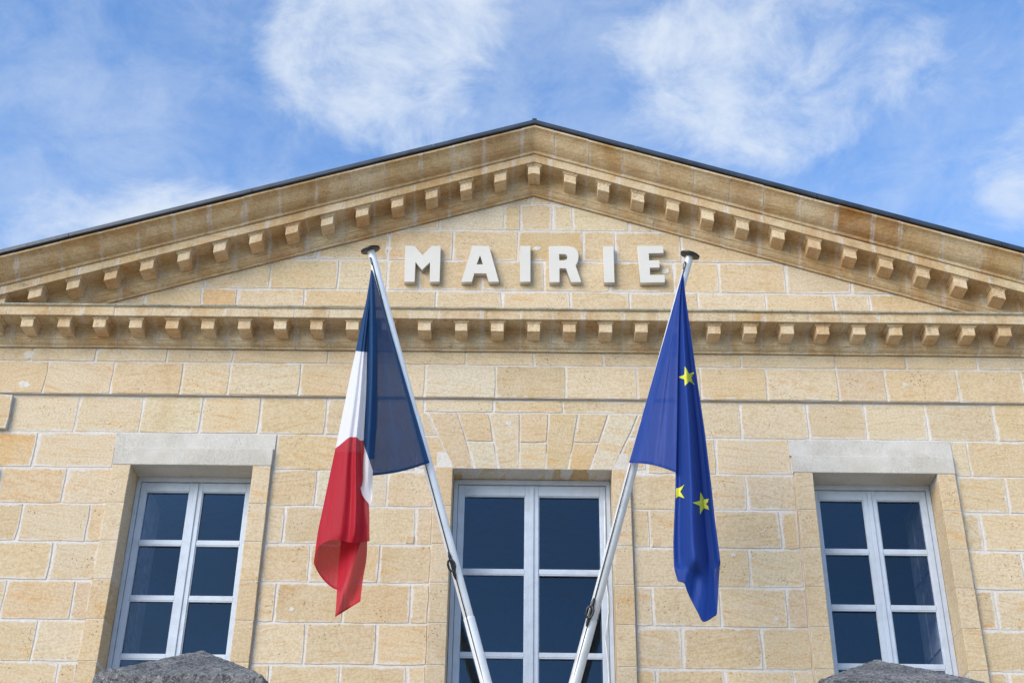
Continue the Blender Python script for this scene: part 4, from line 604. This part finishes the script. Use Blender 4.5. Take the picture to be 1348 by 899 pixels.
# flat arch over the middle window: voussoirs whose feet stand proud as the band
VT = [-.961, -.689, -.402, -.114, .150, .421, .701, .981]
VB = [-.712, -.519, -.299, -.117, .118, .323, .520, .718]
ZT, ZV, ZB = 7.413, 7.008, 6.842
def vx(i, z): return VT[i] + (VB[i]-VT[i])*(ZT-z)/(ZT-ZB)
vcols = [PINK, OCHRE2, CREAM, OCHRE2, (.50, .40, .25), OCHRE2, PALE]
for i in range(7):
    splits = {1: [7.118], 3: [7.108], 5: [7.113]}.get(i, [])
    zs = [ZT] + splits + [ZB]
    for k in range(len(zs)-1):
        cc = vcols[i]
        if i == 1 and k == 1: cc = PALE
        if i == 5 and k == 1: cc = OCHRE
        if i == 3 and k == 1: cc = CREAM
        q = [(vx(i, zs[k+1]), zs[k+1]), (vx(i+1, zs[k+1]), zs[k+1]), (vx(i+1, zs[k]), zs[k]), (vx(i, zs[k]), zs[k])]
        stone('voussoir', q, -.003, .26, wall, col=cc, gap=.006, side=.6)
# springers either side
for sgn in (-1, 1):
    for z1, z0 in ((ZT, 7.17), (7.17, 6.842)):
        xo = 1.05 if sgn < 0 else 1.03
        i = 0 if sgn < 0 else 7
        q = [(-xo, z0), (vx(0, z0), z0), (vx(0, z1), z1), (-xo, z1)] if sgn < 0 else [(vx(7, z0), z0), (xo, z0), (xo, z1), (vx(7, z1), z1)]
        stone('springer', q, 0, .09, wall, col=OCHRE2 if z0 < 7 else None)
# thin levelling strip under the frieze
course(7.548, ZT, [-1.0, -.36, .28, 1.03], 0, wall, {0: CREAM, 1: OCHRE2})

# bedding mortar behind the raised stones
for x0, x1, z0, z1 in WINS:
    for a, b in ((x0-BAND+.006, x0-.005), (x1+.005, x1+BAND-.006)):
        box('bedding', a, b, -BP+.005, .33, z0, z1-.002, M['mortar'], wall)
box('bedding', -.86, .86, -.001, .24, ZB+.006, ZV, M['mortar'], wall)
for sgn in (-1, 1):
    a, b = sorted((sgn*4.96, sgn*(HX-.01)))
    box('bedding', a, b, -.04, .01, 3.97, 7.53, M['mortar'], wall)
# jamb stones (with their returns into the reveal) and lintels
for wi, (x0, x1, z0, z1) in enumerate(WINS):
    zz = [z1 if wi == 1 else z1] + [z for z in ZC[3:] if z > z0+.1] + [z0]
    for k in range(len(zz)-1):
        c = None
        if wi == 0 and k == 1: c = CREAM
        for a, b in ((x0-BAND, x0), (x1, x1+BAND)):
            stone('jamb_stone', rect(a, b, zz[k+1], zz[k], .0), -BP, .34, wall, col=c, gap=.0035, jit=.002, inset=.022, step=.12, side=.75)
    if wi != 1:
        bm = bmesh.new()
        L0, L1 = x0-BAND-.02, x1+BAND+.01
        zt = 7.17
        prof = [(.34, z1), (-BP+.004, z1), (-BP, z1+.004), (-BP, z1+.160), (-BP+.006, z1+.168), (-.012, z1+.176), (-.008, zt-.012), (-.002, zt-.004), (.34, zt-.004)]
        n = 16
        rows = []
        for i in range(n+1):
            x = L0 + (L1-L0)*i/n
            r = []
            for j, (y, z) in enumerate(prof):
                jx = noise.noise(Vector((x*9, z*9, wi*5)))*.004
                xx = x
                if i in (0, n) and j in (1, 2, 3, 4): xx = x + (.018 if i == 0 else -.012)
                r.append(bm.verts.new((xx + (jx if 0 < i < n else jx*1.5), y + (jx*.6 if 1 < j < 7 else 0), z + (jx if j in (3, 4, 5, 7) else 0))))
            rows.append(r)
        m_ = len(prof)
        for i in range(n):
            for j in range(m_): bm.faces.new((rows[i][j], rows[i+1][j], rows[i+1][(j+1) % m_], rows[i][(j+1) % m_]))
        bm.faces.new(rows[0]); bm.faces.new(rows[-1][::-1])
        from_bm('lintel', bm, M['lintel'], wall)
        box('sill', x0-BAND-.05, x1+BAND+.05, -.12, .33, z0-.14, z0-.001, M['lintel'], wall, .01)
HCORN = [(.53, .44, .30), (.54, .46, .33), (.515, .415, .27), (.545, .47, .35)]
# ---- cornices -------------------------------------------------------------
def sweep_stone(name, prof, x0, x1, parent, mat, slope=0.0, gap=.005, col=None, warp=0.004):
    """one length of moulding, profile (y,z) at x=0, sheared down the rake"""
    bm = bmesh.new()
    lay = bm.verts.layers.float.new('edge')
    a, b = x0+gap, x1-gap
    xs = [a, a+.006, a+.04, b-.04, b-.006, b]
    es = [0, .15, 1, 1, .15, 0]
    if a < 0 < b:
        xs = [a, a+.006, a+.04, 0, b-.04, b-.006, b]; es = [0, .15, 1, 1, 1, .15, 0]
    seed = random.uniform(0, 300)
    rows = []
    cy_ = sum(p[0] for p in prof)/len(prof); cz_ = sum(p[1] for p in prof)/len(prof)
    dy, dz = random.uniform(-.002, .002), random.uniform(-.002, .002)
    for i, (x, e) in enumerate(zip(xs, es)):
        r = []
        s = .992 if i in (0, len(xs)-1) else 1.0
        for j, (y, z) in enumerate(prof):
            nn = noise.noise(Vector((seed+j*.7, x*3, 0)))*warp*(1.5 if i in (0, 1, len(xs)-1, len(xs)-2) else .6)
            v = bm.verts.new((x + (nn if i in (0, 1, len(xs)-2, len(xs)-1) else 0), cy_+(y-cy_)*s+dy + nn*.4, cz_+(z-cz_)*s+dz - slope*abs(x) + nn*.4))
            v[lay] = e
            r.append(v)
        rows.append(r)
    m_ = len(prof)
    for i in range(len(xs)-1):
        for j in range(m_): bm.faces.new((rows[i][j], rows[i+1][j], rows[i+1][(j+1) % m_], rows[i][(j+1) % m_]))
    bm.faces.new(rows[0]); bm.faces.new(rows[-1][::-1])
    return tint(from_bm(name, bm, mat, parent), col)

def inset_profile(prof, d):
    """profile moved inwards by d along its own normals"""
    n = len(prof)
    area = sum(prof[i][0]*prof[(i+1) % n][1] - prof[(i+1) % n][0]*prof[i][1] for i in range(n))
    s = 1 if area > 0 else -1
    out = []
    for i in range(n):
        (ax, az), (bx_, bz_), (cx_, cz_) = prof[i-1], prof[i], prof[(i+1) % n]
        e1 = Vector((bx_-ax, bz_-az)).normalized(); e2 = Vector((cx_-bx_, cz_-bz_)).normalized()
        n1 = Vector((-e1.y, e1.x))*s; n2 = Vector((-e2.y, e2.x))*s
        m_ = (n1+n2)
        m_ = m_.normalized() if m_.length > .1 else n1
        out.append((bx_+m_.x*d, bz_+m_.y*d))
    return out

def core_sweep(name, prof, x0, x1, parent, slope=0.0):
    bm = bmesh.new()
    xs = [x0, 0, x1] if x0 < 0 < x1 else [x0, x1]
    rows = [[bm.verts.new((x, y, z-slope*abs(x))) for y, z in prof] for x in xs]
    m_ = len(prof)
    for i in range(len(xs)-1):
        for j in range(m_): bm.faces.new((rows[i][j], rows[i+1][j], rows[i+1][(j+1) % m_], rows[i][(j+1) % m_]))
    bm.faces.new(rows[0]); bm.faces.new(rows[-1][::-1])
    return from_bm(name, bm, M['mortar'], parent)

HP = [(.004, 8.047), (-.036, 8.047), (-.053, 8.030), (-.058, 8.036), (-.058, 8.048), (-.062, 8.052), (-.070, 8.056), (-.084, 8.066), (-.097, 8.083), (-.100, 8.091), (-.108, 8.092), (-.110, 8.098),
      (-.110, 8.196), (-.116, 8.200), (-.118, 8.211), (-.132, 8.216), (-.134, 8.224), (-.312, 8.224), (-.314, 8.218), (-.329, 8.218), (-.331, 8.222), (-.331, 8.311), (-.343, 8.313), (-.348, 8.318), (-.348, 8.331), (-.343, 8.335), (.004, 8.39)]
CX = 5.60
hcore = core_sweep('entablature_cornice', inset_profile(HP, .004), -CX, CX, hall)
CORN = [(.52, .41, .26), (.53, .43, .285), (.51, .39, .24), (.54, .45, .31), (.515, .405, .255)]
x = -CX
k = 0
hj = [-CX + .336*1.0*i + random.uniform(-.03, .03) for i in range(0, 34)] + [CX]
hj = [-CX] + [(-16 + i + .5)*.336 + random.uniform(-.05, .05) for i in range(0, 33)] + [CX]
for a, b in zip(hj[:-1], hj[1:]):
    sweep_stone('cornice_stone', HP, a, b, hcore, M['cornice'], 0, .0018, random.choice(HCORN))

def mod_tint():
    k = random.uniform(.95, 1.07)
    return (.60*k, .495*k, .35*k)

def modillion(name, xc, zb, zt, y0, yb, slope, parent, col, w=.059, capw=.0775):
    """block with a small moulded cap; top and bottom follow the rake, sides stay plumb"""
    bm = bmesh.new()
    lay = bm.verts.layers.float.new('edge')
    def prism(xa, xb, ya, yb_, za, zb_, bev):
        xs = [xa, xb] if not (xa < 0 < xb and slope) else [xa, 0, xb]
        bm2 = bmesh.new()
        rows = [[bm2.verts.new((xx, y, z - slope*abs(xx))) for y, z in ((ya, za), (ya, zb_), (yb_, zb_), (yb_, za))] for xx in xs]
        for i in range(len(xs)-1):
            for j in range(4): bm2.faces.new((rows[i][j], rows[i+1][j], rows[i+1][(j+1) % 4], rows[i][(j+1) % 4]))
        bm2.faces.new(rows[0]); bm2.faces.new(rows[-1][::-1])
        bmesh.ops.recalc_face_normals(bm2, faces=bm2.faces)
        bmesh.ops.bevel(bm2, geom=[e for e in bm2.edges if e.calc_face_angle(0) > .5], offset=bev, segments=2, affect='EDGES', profile=.6)
        mp = {v: bm.verts.new(v.co) for v in bm2.verts}
        for f in bm2.faces: bm.faces.new([mp[v] for v in f.verts])
        bm2.free()
    cap = zt-.024
    j = lambda a: random.uniform(-a, a)
    jx = j(.004)
    prism(xc-w+j(.003)+jx, xc+w+j(.003)+jx, y0+j(.004), yb, zb+j(.003), cap+.002, .006)
    prism(xc-w-.008+jx, xc+w+.008+jx, y0-.007, yb, cap-.004, cap+.008, .002)
    prism(xc-capw+jx, xc+capw+jx, y0-.016, yb, cap+.007, zt+.001, .003)
    for v in bm.verts: v[lay] = 1.0
    return tint(from_bm(name, bm, M['cornice'], parent), col)

for k in range(-16, 17):
    modillion('modillion', k*.336, 8.111, 8.2245, -.290, -.105, 0, hcore, mod_tint())

RP = [(.004, 9.900), (-.002, 9.885), (-.014, 9.868), (-.024, 9.872), (-.025, 9.884), (-.029, 9.890), (-.040, 9.896), (-.054, 9.910), (-.066, 9.930), (-.069, 9.941), (-.077, 9.943), (-.080, 9.950),
      (-.080, 10.060), (-.086, 10.064), (-.088, 10.076), (-.102, 10.081), (-.104, 10.089), (-.280, 10.089), (-.282, 10.083), (-.298, 10.083), (-.300, 10.087), (-.300, 10.173), (.004, 10.173)]
SP = [(.004, 10.175), (-.300, 10.175), (-.316, 10.177), (-.320, 10.182), (-.320, 10.197), (-.326, 10.205), (-.345, 10.212), (-.372, 10.226), (-.402, 10.250), (-.430, 10.283), (-.455, 10.316), (-.480, 10.338), (-.500, 10.347), (-.511, 10.350),
      (-.513, 10.371), (-.505, 10.376), (.004, 10.385)]
RX = 5.75
rcore = core_sweep('raking_cornice', inset_profile(RP, .004), -RX, RX, hall, SLOPE)
score = core_sweep('raking_sima', inset_profile(SP, .004), -RX, RX, hall, SLOPE)
sj = [-RX, -5.25, -4.87, -4.48, -4.12, -3.78, -3.45, -3.12, -2.8, -2.46, -2.12, -1.79, -1.47, -1.12, -.81, -.5, -.12, .2, .54, .88, 1.22, 1.56, 1.9, 2.23, 2.56, 2.91, 3.25, 3.50, 3.88, 4.23, 4.6, 5.0, 5.4, RX]
SIMA = [(.49, .375, .225), (.51, .40, .255), (.47, .35, .20), (.515, .42, .285)]
for a, b in zip(sj[:-1], sj[1:]):
    c = random.choice(SIMA)
    if abs(a-3.25) < .01: c = (.40, .26, .12)
    if abs(a-2.91) < .01: c = (.36, .21, .085)
    sweep_stone('sima_stone', SP, a, b, score, M['cornice'], SLOPE, .0025, c)
rj = [-RX] + [-(i+.5)*.345 for i in range(15, 0, -1)] + [-.19, .19] + [(i+.5)*.345 for i in range(1, 16)] + [RX]
rj = [v + (random.uniform(-.03, .03) if abs(v) < 5.6 else 0) for v in rj]
for a, b in zip(rj[:-1], rj[1:]):
    sweep_stone('cornice_stone', RP, a, b, rcore, M['cornice'], SLOPE, .0018, random.choice(CORN))
for k in range(-15, 16):
    modillion('modillion', k*.336 + (.02 if k > 0 else 0), 9.972, 10.0895, -.262, -.075, SLOPE, rcore, mod_tint())

fil = box('cornice_fillet', -CX, CX, -.352, -.30, 8.316, 8.3345, M['lichen'], hcore, .003)
# ---- roof -----------------------------------------------------------------
bm = bmesh.new()
for sgn in (-1, 1):
    pr = [(0, 10.395), (sgn*6.1, 10.395-SLOPE*6.1), (sgn*6.1, 10.425-SLOPE*6.1), (0, 10.425)]
    f = [bm.verts.new((x, -.47, z)) for x, z in pr]; b = [bm.verts.new((x, 9.0, z)) for x, z in pr]
    bm.faces.new(f); bm.faces.new(b[::-1])
    for i in range(4): bm.faces.new((f[i], b[i], b[(i+1) % 4], f[(i+1) % 4]))
roof = from_bm('roof', bm, M['slate'], hall)
for sgn in (-1, 1):
    cuts = [0, 1.0, 2.72, 4.4, 6.1]
    for a, b in zip(cuts[:-1], cuts[1:]):
        bm = bmesh.new()
        a2, b2 = a + (.002 if a else 0), b - .003
        lift = random.uniform(0, .004)
        prof = [(-.475, 10.384), (-.530, 10.380), (-.537, 10.388), (-.537, 10.424), (-.528, 10.433), (-.40, 10.438), (-.40, 10.428), (-.475, 10.427)]
        rows = [[bm.verts.new((sgn*xx, y, z+lift-SLOPE*xx)) for y, z in prof] for xx in (a2, b2)]
        for j in range(8): bm.faces.new((rows[0][j], rows[1][j], rows[1][(j+1) % 8], rows[0][(j+1) % 8]))
        bm.faces.new(rows[0]); bm.faces.new(rows[1][::-1])
        from_bm('edge_flashing', bm, M['zinc'], roof)
bm = bmesh.new(); bx(bm, -.022, .022, -.540, 9, 10.420, 10.443, .006)
from_bm('ridge_cap', bm, M['zinc'], roof)
# side and rear walls of the building
for sgn in (-1, 1):
    a, b = sorted((sgn*HX, sgn*(HX-.45)))
    box('side_wall', a, b, .455, 8.6, 0, 8.5, M['mortar'], hall)
box('rear_wall', -HX+.46, HX-.46, 8.2, 8.6, 0, 8.5, M['mortar'], hall)

# ---- windows --------------------------------------------------------------
def window(x0, x1, z0, z1, rows, yf=.225):
    """two casements in a fixed frame; rows = (z top, z bottom) of the panes"""
    bm = bmesh.new()
    fw = .038
    y1 = yf+.09
    bx(bm, x0+.001, x0+fw, yf, y1, z0+.002, z1-.001)
    bx(bm, x1-fw, x1-.001, yf, y1, z0+.002, z1-.001)
    bx(bm, x0+fw, x1-fw, yf, y1, z1-.045, z1-.001)
    bx(bm, x0+fw, x1-fw, yf, y1, z0+.002, z0+.06)
    win = from_bm('window', bm, M['window_paint'], hall)
    xm = (x0+x1)/2
    pt, pb = rows[0][0], rows[-1][1]
    for s in (0, 1):
        a = x0+fw+.003 if s == 0 else xm+.002
        b = xm-.002 if s == 0 else x1-fw-.003
        so, si = .052, .058                                   # outer and meeting stiles
        pa = a + (so if s == 0 else si); pb_ = b - (si if s == 0 else so)
        ys, ye = yf+.014, yf+.07
        ztop, zbot = z1-.049, z0+.064
        bm = bmesh.new()
        bx(bm, a, pa, ys, ye, zbot, ztop, .003)
        bx(bm, pb_, b, ys, ye, zbot, ztop, .003)
        bx(bm, pa, pb_, ys+.001, ye, pt, ztop-.001, .003)
        bx(bm, pa, pb_, ys+.001, ye, zbot+.001, pb, .003)
        sash = from_bm('sash', bm, M['window_paint'], win)
        for k in range(len(rows)-1):
            box('glazing_bar', pa-.001, pb_+.001, ys+.006, ye-.006, rows[k+1][0], rows[k][1], M['window_paint'], win, .005)
        for (zt, zb) in rows:
            yg = ys + .032 + random.uniform(-.001, .001)
            bm = bmesh.new()
            tl = random.uniform(-.005, .005); tl2 = random.uniform(-.005, .005)
            q = [(pa-.006, yg, zb-.006), (pb_+.006, yg+tl, zb-.006), (pb_+.006, yg+tl+tl2, zt+.006), (pa-.006, yg+tl2, zt+.006)]
            bm.faces.new([bm.verts.new(v) for v in q])
            from_bm('pane', bm, M['glass'], win)
            # putty bead round the pane
            bm = bmesh.new()
            e = .007
            bx(bm, pa-.001, pa+e, ys+.010, ys+.029, zb, zt); bx(bm, pb_-e, pb_+.001, ys+.010, ys+.029, zb, zt)
            bx(bm, pa+e, pb_-e, ys+.010, ys+.029, zt-e, zt+.001); bx(bm, pa+e, pb_-e, ys+.010, ys+.029, zb-.001, zb+e)
            from_bm('putty', bm, M['window_paint'], win)
    # cover strip on the meeting stiles
    bm = bmesh.new(); bx(bm, xm-.019, xm+.019, yf+.002, yf+.0135, z0+.07, z1-.055, .004)
    from_bm('cover_strip', bm, M['window_paint'], win)
    # inside: folded shutters against the splay
    for s in (-1, 1):
        xa = x0+.03 if s < 0 else x1-.03
        bm = bmesh.new()
        a, b = sorted((xa, xa - s*.035))
        bx(bm, a, b, yf+.105, yf+.66, z0+.03, z1-.03)
        n = 3
        h = (z1-z0-.2)/n
        for k in range(n):
            xp = xa - s*.035
            a2, b2 = sorted((xp, xp - s*.012))
            bx(bm, a2, b2, yf+.15, yf+.36, z0+.1+k*h+.05, z0+.1+(k+1)*h-.05, .004)
            bx(bm, a2, b2, yf+.41, yf+.62, z0+.1+k*h+.05, z0+.1+(k+1)*h-.05, .004)
        from_bm('inner_shutter', bm, M['shutter'], win)
    return win
RS = [(6.702, 6.226), (6.184, 5.710), (5.668, 5.190), (5.150, 4.674)]
RM = [(6.694, 5.988), (5.944, 5.238), (5.200, 4.494), (4.456, 3.86)]
wl = window(*WINS[0], RS)
wm = window(*WINS[1], RM)
wr = window(*WINS[2], [(a-.014, b-.014) for a, b in RS])
# white cord hanging in the middle window
bm = bmesh.new()
pts = [(.655, .215, 6.64), (.652, .215, 6.3), (.646, .215, 6.08), (.660, .214, 5.97), (.648, .214, 5.90), (.665, .214, 5.75), (.666, .214, 5.6), (.648, .214, 5.46), (.628, .214, 5.38), (.640, .214, 5.28), (.652, .214, 5.15), (.656, .214, 4.95), (.658, .214, 4.4)]
tube(bm, pts, .0045, 6)
from_bm('cord', bm, M['white_rope'], wm, True)
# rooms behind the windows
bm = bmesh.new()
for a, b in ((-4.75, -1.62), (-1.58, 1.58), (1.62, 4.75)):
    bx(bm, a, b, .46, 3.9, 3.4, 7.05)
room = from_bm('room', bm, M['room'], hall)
for me_f in room.data.polygons: pass
bm = bmesh.new(); bm.from_mesh(room.data)
bmesh.ops.delete(bm, geom=[f for f in bm.faces if abs(f.calc_center_median().y-.46) < .01], context='FACES')
bmesh.ops.reverse_faces(bm, faces=bm.faces)
bm.to_mesh(room.data); bm.free()

# ------------------------------------------------------------------ raised letters
sign = empty('letter_sign', (0, -.03, 8.8))
tag(sign, 'raised white block letters spelling MAIRIE on the pediment wall', 'sign')
for loops in LETTERS:
    cu = bpy.data.curves.new('letter', 'CURVE')
    cu.dimensions = '2D'
    cu.fill_mode = 'BOTH'
    cu.extrude = .026
    cu.bevel_depth = .0025
    for lp in loops:
        s_ = cu.splines.new('POLY')
        s_.points.add(len(lp)-1)
        for pnt, (x, z) in zip(s_.points, lp): pnt.co = (x, z, 0, 1)
        s_.use_cyclic_u = True
    tmp = bpy.data.objects.new('letter_curve', cu)
    COL.objects.link(tmp)
    dg = bpy.context.evaluated_depsgraph_get()
    me = bpy.data.meshes.new_from_object(tmp.evaluated_get(dg))
    bpy.data.objects.remove(tmp); bpy.data.curves.remove(cu)
    me.transform(Matrix.Translation((0, -.032, 0)) @ Matrix.Rotation(math.pi/2, 4, 'X'))
    me.materials.clear(); me.materials.append(M['letter'])
    o = bpy.data.objects.new('letter', me)
    link(o, sign); o.matrix_parent_inverse = Matrix.Translation((0, .03, -8.8))

# ------------------------------------------------------------------ flagpoles
BASE, TOPL, TOPR = (Vector(p) for p in POLE)
def flagpole(top, mat, label, cord_side, cleat):
    root = empty('flagpole', BASE)
    tag(root, label, 'flagpole', 'flagpoles over the middle window')
    d = (top-BASE); L = d.length; d.normalize()
    secs = [(0.0, .36, .047), (.36, .70, .0415), (.70, 1.0, .034)]
    bm = bmesh.new()
    pts, rad = [], []
    for a, b, r in secs:
        pts += [BASE+d*L*a, BASE+d*L*(a+.002), BASE+d*L*(b-.002), BASE+d*L*(b-.0005)]
        rad += [r*.97, r, r*.975, r*.94]
    tube(bm, pts, rad, 24)
    from_bm('pole', bm, mat, root, True)
    # flat cap with a domed top
    bm = bmesh.new()
    tube(bm, [top-d*.004, top-d*.002, top+d*.014, top+d*.026, top+d*.034], [.070, .082, .084, .060, .015], 28)
    from_bm('pole_cap', bm, M['black'], root, True)
    # halyard on the camera side, slightly off the pole
    side = Vector((cord_side*.45, -1, 0)).normalized()
    side = (side - d*side.dot(d)).normalized()
    bm = bmesh.new()
    n = 14
    tube(bm, [BASE + d*L*(.22+.765*i/n) + side*(.040+.012*math.sin(i/n*math.pi)) for i in range(n+1)], .0048, 6)
    from_bm('halyard', bm, M['rope'], root, True)
    # ring of the pulley under the cap
    bm = bmesh.new()
    c = top - d*.11 + side*.055
    a_ = d; b_ = side
    tube(bm, [c + .034*math.cos(k/12*2*math.pi)*a_ + .014*math.sin(k/12*2*math.pi)*b_ for k in range(13)], .0035, 6, False)
    from_bm('pulley_ring', bm, M['rope'], root, True)
    # cleat
    bm = bmesh.new()
    c = BASE + d*L*cleat + side*.058
    tube(bm, [c-d*.115, c-d*.08, c-d*.03, c+d*.03, c+d*.08, c+d*.115], [.006, .014, .012, .012, .014, .006], 10)
    o2 = side.cross(d)
    tube(bm, [c-d*.045, c-d*.045-side*.03], .012, 8); tube(bm, [c+d*.045, c+d*.045-side*.03], .012, 8)
    tube(bm, [c + d*.05*math.cos(k/10*2*math.pi) + o2*.030*math.sin(k/10*2*math.pi) + side*.012 for k in range(11)], .009, 6, False)
    from_bm('cleat', bm, M['black'], root, True)
    # wall bracket socket
    bm = bmesh.new()
    tube(bm, [BASE-d*.05, BASE+d*.22], [.062, .058], 16)
    from_bm('socket', bm, M['iron'], root, True)
    return root
pl = flagpole(TOPL, M['pole'], 'pale aluminium flagpole carrying the French flag, leaning out towards the left window', -1, .445)
pr = flagpole(TOPR, M['pole_grey'], 'grey aluminium flagpole carrying the European flag, leaning out towards the right window', -1, .37)
br = bmesh.new()
bx(br, -.16, .16, -.36, .02, 3.36, 3.55, .012)
bx(br, -.30, .30, -.02, .012, 3.20, 3.66, .006)
bk = from_bm('flagpole_bracket', br, M['iron'])
tag(bk, 'dark iron wall bracket holding both flagpole feet below the middle window', 'bracket')

# ------------------------------------------------------------------ flags
def crom(P, t, sharp=()):
    """cubic through the points of P; the points listed in sharp keep a corner"""
    n = len(P)
    i = min(int(t), n-2); f = t-i
    def tan(k):
        if k in sharp: return [0.0]*len(P[k])
        a, b = P[max(k-1, 0)], P[min(k+1, n-1)]
        s = .5 if 0 < k < n-1 else 1.0
        return [(y-x)*s for x, y in zip(a, b)]
    h1, h2, h3, h4 = 2*f**3-3*f*f+1, f**3-2*f*f+f, -2*f**3+3*f*f, f**3-f*f
    return [h1*a+h2*ma+h3*b+h4*mb for a, ma, b, mb in zip(P[i], tan(i), P[i+1], tan(i+1))]

def patch(bm, lay, net, su=6, sv=6, sharp=()):
    nr, nc = len(net), len(net[0])
    cols = [[crom(row, j/su, sharp) for j in range((nc-1)*su+1)] for row in net]
    grid = []
    for i in range((nr-1)*sv+1):
        r = []
        for j in range(len(cols[0])):
            q = crom([c[j] for c in cols], i/sv)
            v = bm.verts.new(q[:3]); v[lay] = q[3]
            r.append(v)
        grid.append(r)
    for i in range(len(grid)-1):
        for j in range(len(grid[0])-1):
            bm.faces.new((grid[i][j], grid[i][j+1], grid[i+1][j+1], grid[i+1][j]))

def flag(name, nets, mat, label, hem=True):
    bm = bmesh.new()
    lay = bm.verts.layers.float.new('fly')
    for k in nets: patch(bm, lay, nets[k], sharp=(7, 8) if k == 'body' else ())
    me = bpy.data.meshes.new(name)
    bm.to_mesh(me); bm.free()
    me.materials.append(mat)
    for p in me.polygons: p.use_smooth = True
    o = bpy.data.objects.new(name, me)
    link(o)
    tag(o, label, 'flag', 'flags hanging from the poles')
    return o
ff = flag('flag', FRENCH, M['tricolour'], 'blue white and red French flag hanging limp from the pale pole')
eu = flag('flag', EU, M['eu_blue'], 'blue European flag with yellow stars hanging from the grey pole')
body = EU['body']
def on_body(s_, t_):
    return Vector(crom([crom(r, s_, (7, 8)) for r in body], t_)[:3])
camp = cam.matrix_world.translation
for poly in STARS:
    bm = bmesh.new()
    c = [sum(p[k] for p in poly)/len(poly) for k in (0, 1)]
    rings = []
    pts = []
    for a, b in zip(poly, poly[1:]+poly[:1]):
        pts += [[a[k]+(b[k]-a[k])*f for k in (0, 1)] for f in (0, .25, .5, .75)]
    for s_ in (1, .8, .6, .4, .2):
        ring = []
        for p in pts:
            u_, v_ = c[0]+(p[0]-c[0])*s_, c[1]+(p[1]-c[1])*s_
            q = on_body(u_, v_)
            e = (on_body(u_+.02, v_)-on_body(u_-.02, v_)).cross(on_body(u_, v_+.02)-on_body(u_, v_-.02)).normalized()
            if e.dot(camp-q) < 0: e = -e
            ring.append(bm.verts.new(q + e*.004))
        rings.append(ring)
    n = len(pts)
    for k in range(4):
        for i in range(n): bm.faces.new((rings[k][i], rings[k][(i+1) % n], rings[k+1][(i+1) % n], rings[k+1][i]))
    bm.faces.new(rings[-1])
    o = from_bm('star', bm, M['star'], eu, True)

# ------------------------------------------------------------------ gate pillars in front
def pillar(xc, yc, zs, za, label, seed):
    root = empty('gate_pillar', (xc, yc, 0))
    tag(root, label, 'pillar', 'stone gate pillars', 'thing')
    w_ = .30
    zt = zs - .155
    # shaft of stacked blocks
    zb, k = 0.0, 0
    hs = [zt/9]*9
    for h in hs:
        bm = bmesh.new()
        bx(bm, xc-w_, xc+w_, yc-w_, yc+w_, zb+.003, zb+h-.003, .012)
        tint(from_bm('block', bm, M['cornice'], root), random.choice(CORN))
        zb += h
    # cap: slab with a low pyramid, surface broken by weathering
    bm = bmesh.new()
    N = 64
    W_ = .362
    def H(u, v):
        m_ = max(abs(u), abs(v))
        z = za - (za-zs)*min(1, m_*1.0)
        return z
    grid = []
    for i in range(N+1):
        r = []
        for j in range(N+1):
            u, v = i/N*2-1, j/N*2-1
            z = H(u, v)
            n_ = noise.fractal(Vector((u*5+seed, v*5, 3)), .7, 2.2, 5)*.004 + abs(noise.noise(Vector((u*21+seed, v*21, 1))))*.008 - .003
            ed = max(abs(u), abs(v))
            rx = noise.noise(Vector((seed+u*4, v*4, 8)))*.005 if ed > .97 else 0
            sq = 1-.015*max(0, (abs(u)+abs(v)-1.7)/.3)
            r.append(bm.verts.new((xc+u*W_*sq+rx, yc+v*W_*sq+rx, z+n_-(.003 if ed > .98 else 0))))
        grid.append(r)
    for i in range(N):
        for j in range(N): bm.faces.new((grid[i][j], grid[i+1][j], grid[i+1][j+1], grid[i][j+1]))
    rim = [grid[i][0] for i in range(N)] + [grid[N][j] for j in range(N)] + [grid[N-i][N] for i in range(N)] + [grid[0][N-j] for j in range(N)]
    prev = rim
    for dz, gx in ((.03, 1.012), (.09, 1.012), (.135, 1.0), (.15, .97)):
        ring = []
        for v in rim:
            dx, dy = v.co.x-xc, v.co.y-yc
            nn = noise.noise(Vector((dx*14+seed, dy*14, dz*30)))*.007
            ring.append(bm.verts.new((xc+dx*gx+nn, yc+dy*gx+nn, zs-dz+nn)))
        for i in range(len(rim)): bm.faces.new((prev[i], prev[(i+1) % len(rim)], ring[(i+1) % len(rim)], ring[i]))
        prev = ring
    bm.faces.new(prev)
    from_bm('pillar_cap', bm, M['cap'], root, False)
    return root
pillar(-1.552, -5.04, 3.346, 3.562, 'dark weathered gate pillar with pyramid cap standing before the left window', 3.0)
pillar(1.521, -5.04, 3.350, 3.556, 'dark weathered gate pillar with lichened pyramid cap standing before the right window', 21.0)
